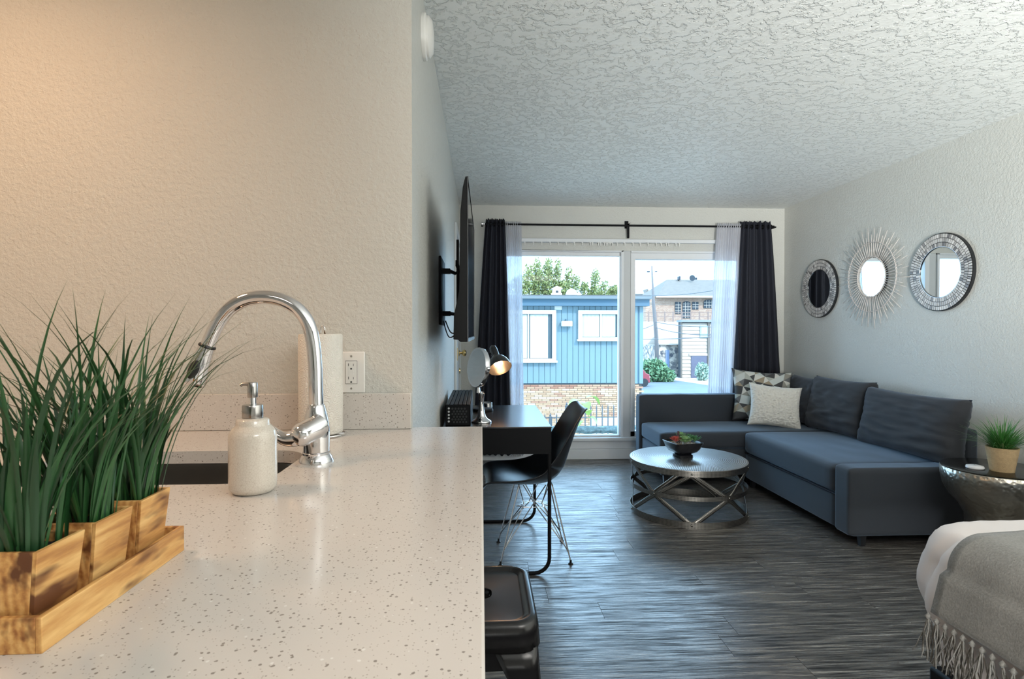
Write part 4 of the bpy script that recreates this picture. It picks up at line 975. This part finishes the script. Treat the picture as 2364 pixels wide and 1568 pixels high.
# ================================================================== OUTSIDE
def XO(px, Y): return (px - 1111.1) * Y / 1300 * (1.003 if px < 1300 else 1.0 + .022 * (px - 1111) / 400 * .9 + .003)
def ZO(py, Y, px=1300): return 1.22 - (py - 768.6) * Y / 1300 * (1.003 + .022 * max(0, px - 1111) / 400 * .85)
GZ = -2.75
ASPH = plain('asphalt', (.10, .12, .135), .85, var=.2, vs=.8, bs=.3, bd=.01, bscale=30)
tag(obj('ground', MB().box(-60, 120, 6.2, 140, GZ - .3, GZ), plain('pale_ground', (.42, .38, .33), .9, var=.2, vs=.3)), 'pale paved ground outside the window', 'ground', kind='structure')
# --- blue building across the way
YF = 14.6
BLUE = NT('blue_siding'); _n = noise_(BLUE, BLUE.coord('Object', (1, 1, .3), 7), 2.5, 4)
BLUE.set(Base_Color=BLUE.mix(_n, (.082, .135, .158), (.108, .165, .185)), Roughness=.6); BLUE = BLUE.m
DBLUE = plain('dark_blue_fascia', (.03, .075, .11), .6)
bxR = XO(1481, YF); bxL = -2.2
zb = ZO(886, YF); zt_ = ZO(706, YF); zr = ZO(686, YF)
bb = thing('blue_building', 'blue board-sided building over a brick base across the alley', 'building', (1.8, YF, GZ))
def B_(x0, x1, y0, y1, z0, z1): return MB().box(x0 - 1.8, x1 - 1.8, y0 - YF, y1 - YF, z0 - GZ, z1 - GZ)
obj('wall_core', B_(bxL, bxR - .02, YF + .03, YF + 6, GZ, zt_), plain('siding_gap', (.06, .10, .13), .8), bb)
bw = .148; x = bxL; sb_me = MB().box(0, bw - .010, -.012, .03, 0, zt_ - zb - .02).mesh('siding_board', BLUE)
while x < bxR - .30:
    put('siding_board', sb_me, bb, (x - 1.8, 0, zb - GZ + .02)); x += bw
obj('corner_board', B_(bxR - .24, bxR - .15, YF - .03, YF + .05, zb, zt_), BLUE, bb); obj('corner_board', B_(bxR - .10, bxR, YF - .03, YF + .05, zb, zt_), BLUE, bb)
obj('corner_board', B_(bxR - .16, bxR - .10, YF - .01, YF + .05, zb, zt_), DBLUE, bb)
obj('fascia', B_(bxL, bxR + .10, YF - .25, YF + .1, zt_ - .02, zt_ + .15), DBLUE, bb); obj('eave', B_(bxL, bxR + .12, YF - .30, YF + 6, zt_ + .15, zr - .03), BLUE, bb)
obj('gutter', B_(bxL, bxR + .13, YF - .38, YF - .28, zr - .07, zr), plain('grey_gutter', (.08, .095, .10), .5), bb)
obj('roof', B_(bxL, bxR + .12, YF - .30, YF + 6, zr - .028, zr + .03), plain('grey_roof', (.09, .09, .09), .9), bb)
v_ = obj('roof_vent', MB().box(-.13, .13, -.08, .12, 0, .05).box(-.10, .10, -.08, .12, .05, .16).add([(-.16, -.10, .16), (.16, -.10, .16), (0, -.10, .24), (-.16, .14, .16), (.16, .14, .16), (0, .14, .24)], [(0, 1, 2), (3, 5, 4), (0, 3, 4, 1), (1, 4, 5, 2), (2, 5, 3, 0)]), plain('white_vent', (.75, .72, .70), .7), bb, (XO(1284, YF) - 1.8, -.1, zr - GZ + .03))
obj('vent_opening', MB().box(-.035, .035, -.085, -.079, .06, .12), BLACK, v_)
obj('roof_dome', MB().lathe([(0, -.16), (.12, -.10), (.17, 0), (.12, .11), (0, .17)], 18), plain('pale_dome', (.55, .66, .66), .5), bb, (XO(1329, YF) - 1.8, .8, zr - GZ + .12), smooth=True)
# bricks
bw_, bh_ = .205, .0525
BR = []
for i, c in enumerate(((.26, .14, .09), (.30, .19, .115), (.34, .225, .14), (.20, .09, .055), (.27, .165, .10), (.40, .29, .19))):
    BR.append(MB().box(.004, bw_ - .006, -.012, .02, .004, bh_ - .004).mesh('brick', plain('brick_%s' % 'abcdef'[i], c, .85, var=.15, vs=20)))
obj('brick_backing', B_(bxL, bxR - .03, YF - .0, YF + .03, GZ, zb), plain('mortar', (.05, .045, .04), .9), bb)
rg = random.Random(8); cnt = 0; rest = MB()
for r in range(46):
    z = zb - .022 - (r + 1) * bh_; off = (0, .5)[r % 2] * bw_ + rg.uniform(-.02, .02)
    x = bxL + off - bw_
    while x < bxR - bw_ * .7:
        vis = (XO(1200, YF) < x + bw_ < XO(1436, YF) or x > XO(1462, YF) - .1) and z > ZO(992, YF)
        if vis and cnt < 298 and x > bxL:
            put('brick', BR[rg.choice((0, 3, 3, 4)) if r < 2 else rg.choice((0, 1, 1, 2, 2, 4, 5, 5))], bb, (x - 1.8, -.0, z - GZ)); cnt += 1
        elif x > bxL: rest.box(x + .004 - 1.8, x + bw_ - .006 - 1.8, -.012, .002, z + .004 - GZ, z + bh_ - .004 - GZ)
        x += bw_
o = obj('brickwork', rest, BR[1].materials[0], bb); o['kind'] = 'stuff'
# windows of the blue building
PG = plain('far_glass', (.04, .06, .07), .3, Specular_IOR_Level=.3); CT = plain('pale_curtain', (.32, .32, .28), .8); WF = plain('far_white_frame', (.42, .40, .37), .5)
def bwin(px0, px1, py0, py1, curt, split, fr=.10):
    x0, x1, z0, z1 = XO(px0, YF) - 1.8, XO(px1, YF) - 1.8, ZO(py1, YF) - GZ, ZO(py0, YF) - GZ
    f = obj('window', MB().box(x0, x1, -.10, .0, z1 - fr, z1).box(x0, x1, -.10, .0, z0, z0 + fr * .5).box(x0, x0 + fr, -.10, .0, z0 + fr * .5, z1 - fr).box(x1 - fr, x1, -.10, .0, z0 + fr * .5, z1 - fr).box(split * (x1 - x0) + x0 - .02, split * (x1 - x0) + x0 + .02, -.05, -.03, z0, z1), WF, bb)
    obj('pane', MB().box(x0 + fr, x1 - fr, -.020, -.014, z0 + fr * .5, z1 - fr), PG, f)
    for a, b in curt:
        A, B = x0 + fr + (x1 - x0 - 2 * fr) * a, x0 + fr + (x1 - x0 - 2 * fr) * b
        obj('curtain', MB().grid(lambda u, v: (A + (B - A) * u, -.030 + .006 * math.sin(u * (B - A) * 60), z0 + fr * .5 + .01 + (z1 - z0 - fr * 1.5 - .02) * v), 40, 2), CT, f, smooth=True)
    obj('sill', MB().box(x0 - .03, x1 + .03, -.16, .0, z0 - .05, z0), WF, f)
bwin(1150, 1283, 717, 832, ((0, .50), (.56, .92)), .52)
bwin(1332, 1430, 717, 783, ((0, .50), (.54, .95)), .53)
o = obj('wall_lamp', MB().box(-.14, .14, -.22, -.06, -.07, .07), WF, bb, (XO(1305, YF) - 1.8, 0, ZO(748, YF) - GZ), bevel=.02)
obj('lamp_arm', MB().box(-.02, .02, -.08, .0, -.03, .12), DBLUE, o)
obj('trim_panel', MB().box(XO(1280, YF) - 1.8, XO(1297, YF) - 1.8, -.03, .0, ZO(716, YF) - GZ, ZO(707, YF) - GZ), WF, bb)

# --- iron fence and leafy plant below the window
YN = 9.2
fe = thing('iron_fence', 'black iron picket fence in front of the brick base', 'fence', (1.5, YN, GZ))
IR = plain('black_iron', (.05, .055, .06), .6)
pk_me = MB().box(-.009, .009, -.009, .009, 0, 1.0).add([(-.012, -.012, 1.0), (.012, -.012, 1.0), (.012, .012, 1.0), (-.012, .012, 1.0), (0, 0, 1.06), (0, 0, .97)], [(0, 1, 4), (1, 2, 4), (2, 3, 4), (3, 0, 4), (1, 0, 5), (2, 1, 5), (3, 2, 5), (0, 3, 5)])
pk_me = pk_me.mesh('picket', IR)
for k in range(-4, 34):
    x = -.2 + k * .0955; px = 1111 + x * 1300 / YN
    o = put('picket', pk_me, fe, (x - 1.5, 0, ZO(958 if px < 1322 else 939, YN) - GZ - 1.02))
obj('rail', MB().box(-2.2, 1.8, -.008, .008, ZO(963, YN) - GZ - .012, ZO(963, YN) - GZ), IR, fe)
obj('rail', MB().box(-2.2, 1.8, -.008, .008, ZO(983, YN) - GZ - .012, ZO(983, YN) - GZ), IR, fe)
for px, pt_ in ((1307, 938), (1271, 963)):
    obj('post', MB().box(-.025, .025, -.025, .025, 0, ZO(pt_, YN) - GZ).lathe([(.03, 0), (.032, .01), (.01, .025), (.018, .04), (0, .075)], 12, Matrix.Translation((0, 0, ZO(pt_, YN) - GZ))), IR, fe, (XO(px, YN) - 1.5, 0, 0), smooth=40)
lw = tag(obj('garden_wall', MB().box(XO(1360, 10.2), XO(1500, 10.2), 10.0, 10.2, GZ, ZO(967, 10)), plain('whitewashed_block', (.45, .43, .40), .8), bevel=.01), 'low whitewashed wall behind the iron fence', 'wall')
gp = thing('leafy_plant', 'bright green large-leaved plant behind the desk chair, outside the glass', 'plant', (XO(1345, 8.2), 8.2, GZ))
LG = NT('bright_leaf'); LG.set(Base_Color=LG.mix(noise_(LG, LG.coord(), 12, 3), (.13, .22, .025), (.24, .33, .07)), Roughness=.45, Subsurface_Weight=0.0); LG = LG.m
obj('stem', MB().tube([(0, 0, 0), (.02, 0, 1.2), (.03, 0, 2.35)], .012, 6), plain('stem', (.25, .35, .12), .7), gp, smooth=True)
for i, (px, py, az, L, dr_) in enumerate(((1338, 925, 200, .26, 1.5), (1352, 918, 20, .30, 1.9), (1346, 930, 280, .22, 1.6), (1342, 972, 230, .22, 1.5), (1354, 965, 330, .2, 1.7), (1349, 950, 60, .2, 1.5), (1336, 940, 180, .18, 1.9))):
    def leaf(u, v):
        s = u; an = .9 - dr_ * s; w_ = .075 * math.sin(PI * min(1, s * .93 + .04)) ** .8
        x = L * (s - .25 * s * s); z = L * (.35 * s - .75 * s * s); return (x, (v - .5) * w_ * 2, z + abs(v - .5) * w_ * .5)
    obj('leaf', MB().grid(leaf, 10, 4), LG, gp, (XO(px, 8.2) - XO(1345, 8.2), 0, ZO(py, 8.2) - GZ), (0, 0, R(az)), smooth=True)

# --- trees behind the blue building
def leaf_cloud(blobs, n, size, seed, mat, parent, name='foliage'):
    rg = random.Random(seed); m = MB(); tot = sum(b[6] for b in blobs)
    for (x, y, z, rx, ry, rz, wt) in blobs:
        for i in range(int(n * wt / tot)):
            d = Vector((rg.gauss(0, 1), rg.gauss(0, 1), rg.gauss(0, 1))).normalized() * rg.random() ** .45
            p = Vector((x + d.x * rx, y + d.y * ry, z + d.z * rz)); s = size * rg.uniform(.6, 1.3)
            a = Vector((rg.gauss(0, 1), rg.gauss(0, 1), rg.gauss(0, 1))).normalized(); b = a.cross(Vector((rg.gauss(0, 1), rg.gauss(0, 1), rg.gauss(0, 1)))).normalized()
            m.add([p - a * s, p + b * s * .5, p + a * s, p - b * s * .5], [(0, 1, 2, 3)])
    o = obj(name, m, mat, parent); o['kind'] = 'stuff'; return o
def m_fol(name, a, b, c):
    t = NT(name); g = t.N('ShaderNodeNewGeometry'); n = t.N('ShaderNodeTexNoise', i_Scale=1.6, i_Detail=3); 
    t.set(Base_Color=t.mix(g.outputs['Random Per Island'], t.mix(n.outputs[0], a, b), c), Roughness=.6); return t.m
FOL = m_fol('mixed_foliage', (.05, .085, .02), (.15, .19, .045), (.26, .26, .09))
YT = 23
def tree(label, blobs, n, seed, trunk):
    t = thing('tree', label, 'tree', (trunk[0], YT, GZ), group='trees behind the blue building')
    tk = MB().tube([(0, 0, 0), (.05, 0, 3), (0, 0, trunk[1] - GZ)], [.14, .09, .03], 7)
    L = []
    for px, py, rx, rz, wt in blobs:
        x, z = XO(px, YT), ZO(py, YT); L.append((x - trunk[0], 0, z - GZ, rx * YT / 1300, .8, rz * YT / 1300, wt))
        tk.tube([(0, 0, 2.4), ((x - trunk[0]) * .7, 0, z - GZ - .5), (x - trunk[0], 0, z - GZ)], [.05, .02, .01], 5)
    obj('trunk', tk, plain('bark', (.12, .09, .07), .9), t, smooth=True); leaf_cloud(L, n, .05, seed, FOL, t)
tree('broad mixed green tree rising behind the left of the blue building', [(1215, 665, 45, 32, 6), (1260, 655, 40, 40, 7), (1300, 668, 30, 22, 4), (1240, 625, 10, 30, 1.2), (1222, 630, 14, 22, 1), (1265, 618, 10, 26, 1.3), (1288, 622, 8, 28, 1.0), (1311, 640, 8, 24, .8), (1328, 655, 9, 24, 1), (1285, 678, 30, 10, 3)], 11000, 1, (XO(1255, YT), ZO(660, YT)))
tree('thin sparse saplings poking up behind the middle of the roof', [(1346, 665, 9, 16, 1), (1372, 645, 8, 26, 1.2), (1370, 672, 14, 14, 1.2), (1392, 665, 6, 20, .7), (1375, 680, 34, 6, 1.3)], 2600, 2, (XO(1372, YT), ZO(670, YT)))
tree('small yellow-green bush beside the window mullion behind the roof', [(1414, 672, 12, 14, 2), (1424, 668, 12, 12, 1), (1440, 674, 12, 12, 1)], 1600, 3, (XO(1418, YT), ZO(676, YT)))

# --- street beyond, right pane
tag(obj('road', MB().add([(5, 15, GZ + .01), (17, 15, GZ + .01), (17.5, 40, GZ + .01), (16, 47, GZ + .01), (13, 48, GZ + .01), (9.5, 47, GZ + .01)], [(0, 1, 2, 3, 4, 5)]), ASPH), 'blue-grey asphalt street beyond the blue building', 'road', kind='structure')
STONE = NT('rubble_stone'); _vo = STONE.N('ShaderNodeTexVoronoi', i_Scale=4.5); STONE.L(STONE.coord(), _vo.inputs['Vector']); _s = STONE.N('ShaderNodeSeparateColor', i_Color=_vo.outputs['Color'])
STONE.set(Base_Color=STONE.ramp(_s.outputs[0], [(0, (.05, .055, .07)), (.5, (.22, .20, .18)), (1, (.42, .36, .31))]), Roughness=.9); STONE = STONE.m
def m_brickfar():
    t = NT('far_brick'); bk = t.N('ShaderNodeTexBrick', i_Scale=2.6); bk.inputs['Color1'].default_value = (.22, .12, .08, 1); bk.inputs['Color2'].default_value = (.30, .20, .14, 1); bk.inputs['Mortar'].default_value = (.3, .26, .23, 1)
    mp = t.coord('Object'); r = t.N('ShaderNodeMapping'); r.inputs['Rotation'].default_value = (R(90), 0, 0); t.L(mp, r.inputs[0]); t.L(r.outputs[0], bk.inputs['Vector'])
    t.set(Base_Color=bk.outputs[0], Roughness=.9); return t.m
FBR = m_brickfar(); SHING = plain('grey_shingles', (.12, .10, .085), .9, var=.3, vs=3); DKG = plain('dark_far_glass', (.025, .035, .045), .5, Specular_IOR_Level=.2); WHT = plain('white_render', (.42, .36, .31), .8, var=.04)
# brick house
YH = 62
hs = thing('brick_house', 'large brick house with grey hipped roof on the hill', 'building', (XO(1600, YH), YH, GZ))
hx0 = XO(1600, YH); X_ = lambda px: XO(px, YH) - hx0; Z_ = lambda py: ZO(py, YH, 1600) - GZ
obj('house_wall', MB().box(X_(1487), X_(1720), 0, 9, 0, Z_(686)), FBR, hs)
rf = MB().add([(X_(1508), -1, Z_(686)), (X_(1725), -1, Z_(686)), (X_(1725), 10, Z_(686)), (X_(1508), 10, Z_(686)), (X_(1565), 4.5, Z_(638)), (X_(1725), 4.5, Z_(638)), (X_(1508), -1, Z_(690)), (X_(1725), -1, Z_(690))], [(0, 1, 5, 4), (3, 0, 4), (2, 3, 4, 5), (0, 3, 2, 1)])
obj('roof', rf, SHING, hs); obj('eave', MB().box(X_(1505), X_(1725), -1.1, -.9, Z_(689), Z_(685)), WHT, hs)
for px0, px1, py0, py1, arch in ((1554, 1567, 698, 725, 0), (1571, 1589, 696, 735, 1), (1593, 1607, 698, 715, 0), (1619, 1643, 692, 712, 1)):
    x0, x1, z0, z1 = X_(px0), X_(px1), Z_(py1), Z_(py0); P = [(x0, z0), (x1, z0), (x1, z1 - .3 * arch)] + ([(x0 + (x1 - x0) * (.5 + .5 * math.cos(a)), z1 - .3 + .3 * math.sin(a)) for a in [PI * k / 8 for k in range(1, 8)]] if arch else []) + [(x0, z1 - .3 * arch)]
    f = obj('window', MB().prism(P, -.10, -.02, 'y'), DKG, hs)
    bars = MB(); nx = max(2, int((x1 - x0) / .28)); nz = max(3, int((z1 - z0) / .3))
    for k in range(1, nx): bars.box(x0 + (x1 - x0) * k / nx - .02, x0 + (x1 - x0) * k / nx + .02, -.13, -.10, z0, z1 - .1 * arch)
    for k in range(1, nz): bars.box(x0, x1, -.13, -.10, z0 + (z1 - z0) * k / nz - .02, z0 + (z1 - z0) * k / nz + .02)
    obj('glazing_bars', bars, WHT, f)
obj('chimney', MB().box(X_(1590), X_(1594), 3.8, 4.4, Z_(640), Z_(631)).box(X_(1638), X_(1642), 4.8, 5.3, Z_(640), Z_(632)), DKG, hs)
obj('satellite_dish', MB().lathe([(0, 0), (.25, .04), (.36, .12)], 16, Matrix.Translation((X_(1619), 3.5, Z_(636))) @ Matrix.Rotation(R(90), 4, 'X')), DKG, hs)
# far small house on the left of the pane
YS = 72; hx0s = XO(1485, YS)
h2 = thing('distant_house', 'small distant white-roofed house left of the brick house', 'building', (hx0s, YS, GZ)); X2 = lambda px: XO(px, YS) - hx0s; Z2 = lambda py: ZO(py, YS, 1480) - GZ
obj('house_wall', MB().box(X2(1455), X2(1512), 0, 5, 0, Z2(679)), WHT, h2)
obj('roof', MB().add([(X2(1450), -.5, Z2(680)), (X2(1512), -.5, Z2(680)), (X2(1500), 2.5, Z2(661)), (X2(1484), 2.5, Z2(661)), (X2(1450), 5, Z2(680)), (X2(1512), 5, Z2(680))], [(0, 1, 2, 3), (4, 5, 2, 3), (0, 3, 4), (1, 2, 5)]), plain('pale_roof', (.26, .25, .25), .9), h2)
obj('dormer', MB().add([(X2(1482), -.8, Z2(680)), (X2(1493), -.8, Z2(680)), (X2(1487.5), -.8, Z2(669)), (X2(1487.5), 1.2, Z2(669)), (X2(1482), 1, Z2(680)), (X2(1493), 1, Z2(680))], [(0, 1, 2), (0, 2, 3, 4), (1, 5, 3, 2)]), SHING, h2)
# terrace and white building under it
YW = 54; wx = XO(1520, YW)
tw_ = thing('white_building', 'white rendered building with a railed roof terrace', 'building', (wx, YW, GZ)); X3 = lambda px: XO(px, YW) - wx; Z3 = lambda py: ZO(py, YW, 1530) - GZ
obj('building_wall', MB().box(X3(1480), X3(1640), 0, 6, 0, Z3(743)), WHT, tw_)
f = obj('window', MB().box(X3(1490), X3(1504), -.1, 0, Z3(838), Z3(809)), DKG, tw_)
obj('glazing_bars', MB().box(X3(1497) - .03, X3(1497) + .03, -.14, -.1, Z3(838), Z3(809)).box(X3(1490), X3(1504), -.14, -.1, Z3(826), Z3(825)).box(X3(1490), X3(1504), -.14, -.1, Z3(818), Z3(817)), WHT, f)
rl_ = MB()
RUST = plain('rusty_rail', (.18, .12, .10), .8)
for py in (722, 731): obj('rail', MB().box(X3(1484), X3(1640), -.04, .04, Z3(py) - .03, Z3(py) + .03), RUST, tw_)
for px in (1494, 1512, 1531, 1550, 1570, 1590, 1610, 1630): obj('post', MB().box(X3(px) - .05, X3(px) + .05, -.05, .05, Z3(743), Z3(720)), RUST, tw_)
# stone shed with sloping pale roof
YQ = 50; qx = XO(1540, YQ)
sh = thing('stone_shed', 'rubble stone shed with a pale sloping roof behind the utility pole', 'building', (qx, YQ, GZ)); X4 = lambda px: XO(px, YQ) - qx; Z4 = lambda py: ZO(py, YQ, 1540) - GZ
obj('shed_wall', MB().box(X4(1506), X4(1568), 0, 3.5, 0, Z4(797)), STONE, sh)
obj('roof', MB().add([(X4(1510), -.3, Z4(795)), (X4(1568), -.3, Z4(797)), (X4(1568), 3.6, Z4(760)), (X4(1540), 3.6, Z4(775))], [(0, 1, 2, 3)]), plain('pale_metal_roof', (.42, .38, .34), .6), sh).modifiers.new('s', 'SOLIDIFY').thickness = .12
obj('door', MB().box(X4(1533), X4(1541), -.08, 0, .25, Z4(808)), plain('slate_door', (.12, .16, .26), .7), sh)
# grey clapboard building: each board its own piece
YG = 48.5; gx = XO(1610, YG)
gb = thing('clapboard_building', 'weathered grey clapboard building with a garage door', 'building', (gx, YG, GZ)); X5 = lambda px: XO(px, YG) - gx; Z5 = lambda py: ZO(py, YG, 1610) - GZ
CLAP = plain('grey_clapboard', (.34, .28, .23), .8, var=.15, vs=2)
obj('wall_core', MB().box(X5(1569), X5(1760), .051, .8, 0, Z5(742)), plain('clap_gap', (.04, .045, .05), .9), gb)
z = .02; ztop = Z5(744); bh2 = 8.6 * YG / 1300
cb1 = MB().add([(X5(1569), -.03, 0), (X5(1760), -.03, 0), (X5(1760), .02, bh2 - .02), (X5(1569), .02, bh2 - .02), (X5(1569), .05, 0), (X5(1760), .05, 0), (X5(1760), .05, bh2 - .02), (X5(1569), .05, bh2 - .02)], [(0, 1, 2, 3), (0, 4, 5, 1), (3, 2, 6, 7), (0, 3, 7, 4), (1, 5, 6, 2)]).mesh('clapboard', CLAP)
while z < ztop - bh2 * .5: put('clapboard', cb1, gb, (0, 0, z)); z += bh2
obj('roof', MB().box(X5(1566), X5(1765), -.35, .9, Z5(744), Z5(739)), plain('felt_roof', (.16, .17, .17), .8), gb)
obj('garage_door', MB().box(X5(1591), X5(1627), -.06, .0, 0, Z5(821)), plain('lilac_door', (.075, .075, .11), .7, var=.4, vs=8), gb)
obj('door_lintel', MB().box(X5(1586), X5(1632), -.10, .0, Z5(821), Z5(816)), CLAP, gb)
f = obj('window', MB().box(X5(1611), X5(1629), -.10, .0, Z5(780), Z5(752)), plain('slate_frame', (.25, .32, .34), .7), gb); obj('pane', MB().box(X5(1614), X5(1627), -.12, -.10, Z5(770), Z5(755)), plain('aqua_pane', (.45, .66, .64), .3), f)
obj('downpipe', MB().box(X5(1567), X5(1570), -.12, .0, 0, Z5(742)), SHING, gb); obj('downpipe', MB().box(X5(1628), X5(1633), -.14, .0, 0, Z5(742)), SHING, gb)
# pole, wires, bush, car
YP = 47; pxw = XO(1510, YP)
up = thing('utility_pole', 'tall leaning wooden utility pole beside the street', 'utility pole', (pxw, YP, GZ)); X6 = lambda px: XO(px, YP) - pxw; Z6 = lambda py: ZO(py, YP, 1510) - GZ
obj('pole', MB().tube([(X6(1515), 0, 0), (X6(1512), 0, Z6(780)), (X6(1505), 0, Z6(700)), (X6(1501), 0, Z6(615))], [.19, .17, .13, .05], 10), plain('weathered_pole', (.11, .10, .10), .9), up, smooth=True)
obj('insulator', MB().box(X6(1490), X6(1496), -.1, .1, Z6(630), Z6(627)), DKG, up); obj('insulator', MB().box(X6(1508), X6(1513), -.1, .1, Z6(629), Z6(627)), DKG, up)
wires = MB()
WR = plain('cable_black', (.10, .11, .12), .7)
def wire(p, q, sag, yq=None):
    ya, yb_ = YP - .2, yq or YP - .2; a = Vector((XO(p[0], ya), ya, ZO(p[1], ya, p[0]))); b = Vector((XO(q[0], yb_), yb_, ZO(q[1], yb_, q[0]))); P = []
    for i in range(15):
        t = i / 14; v = a.lerp(b, t); v.z -= sag * 4 * t * (1 - t); P.append(v)
    return P
for lab, p, q, sg, yq in (('overhead cable crossing in front of the brick roof', (1462, 681), (1690, 662), .3, 40), ('thick cable drooping right from the pole middle', (1512, 757), (1690, 768), .35, 40), ('overhead cable running nearly level below the pole middle', (1462, 783), (1690, 774), .1, 40), ('slack cable across the clapboard wall top', (1510, 744), (1690, 753), .2, 40), ('short cable rising to the pole from the left', (1462, 765), (1506, 750), .05, 46)):
    tag(obj('overhead_cable', MB().tube(wire(p, q, sg, yq), .028, 5), WR, smooth=True), lab, 'cable', 'overhead cables of the street')
bu = thing('street_bush', 'dark green bush at the foot of the utility pole', 'bush', (XO(1512, 45), 45, GZ))
leaf_cloud([(-.3, 0, .9, 1.3, .8, 1.0, 3), (.6, 0, .5, 1.0, .7, .7, 2)], 2600, .16, 9, m_fol('bush_leaf', (.02, .09, .05), (.08, .18, .08), (.14, .24, .12)), bu)
obj('stem', MB().tube([(0, 0, 0), (0, 0, 1)], .05, 6), WR, bu)
bu = thing('street_bush', 'pale bush in front of the garage door', 'bush', (XO(1617, 46), 46, GZ))
leaf_cloud([(0, 0, .7, .6, .5, .8, 3)], 900, .13, 10, m_fol('bush_leaf_pale', (.10, .18, .15), (.20, .30, .24), (.30, .38, .30)), bu)
obj('stem', MB().tube([(0, 0, 0), (0, 0, .8)], .04, 6), WR, bu)
car = thing('parked_car', 'dark red car mostly hidden behind the blue building corner', 'car', (XO(1491, 41.5) - .62, 41.5, GZ))
CR = plain('dark_red_paint', (.20, .03, .04), .3)
obj('body', MB().prism([(-2, .3), (-2, .75), (-1.5, .9), (-1.0, 1.35), (.0, 1.4), (.3, 1.0), (.55, .9), (.6, .35), (.6, .3)], -.85, .85, 'y'), CR, car, bevel=.06, seg=3)
obj('windscreen', MB().prism([(.04, 1.33), (.28, 1.0), (.22, 1.0), (-.02, 1.33)], -.75, .75, 'y'), DKG, car)
obj('headlamp', MB().box(.56, .62, -.8, -.5, .65, .78), WHT, car)
for x in (-1.5, .15): obj('wheel', MB().lathe([(0, -.1), (.30, -.1), (.32, 0), (.30, .1), (0, .1)], 20, Matrix.Translation((x, -.78, .32)) @ Matrix.Rotation(R(90), 4, 'X')), BLACK, car, smooth=40)
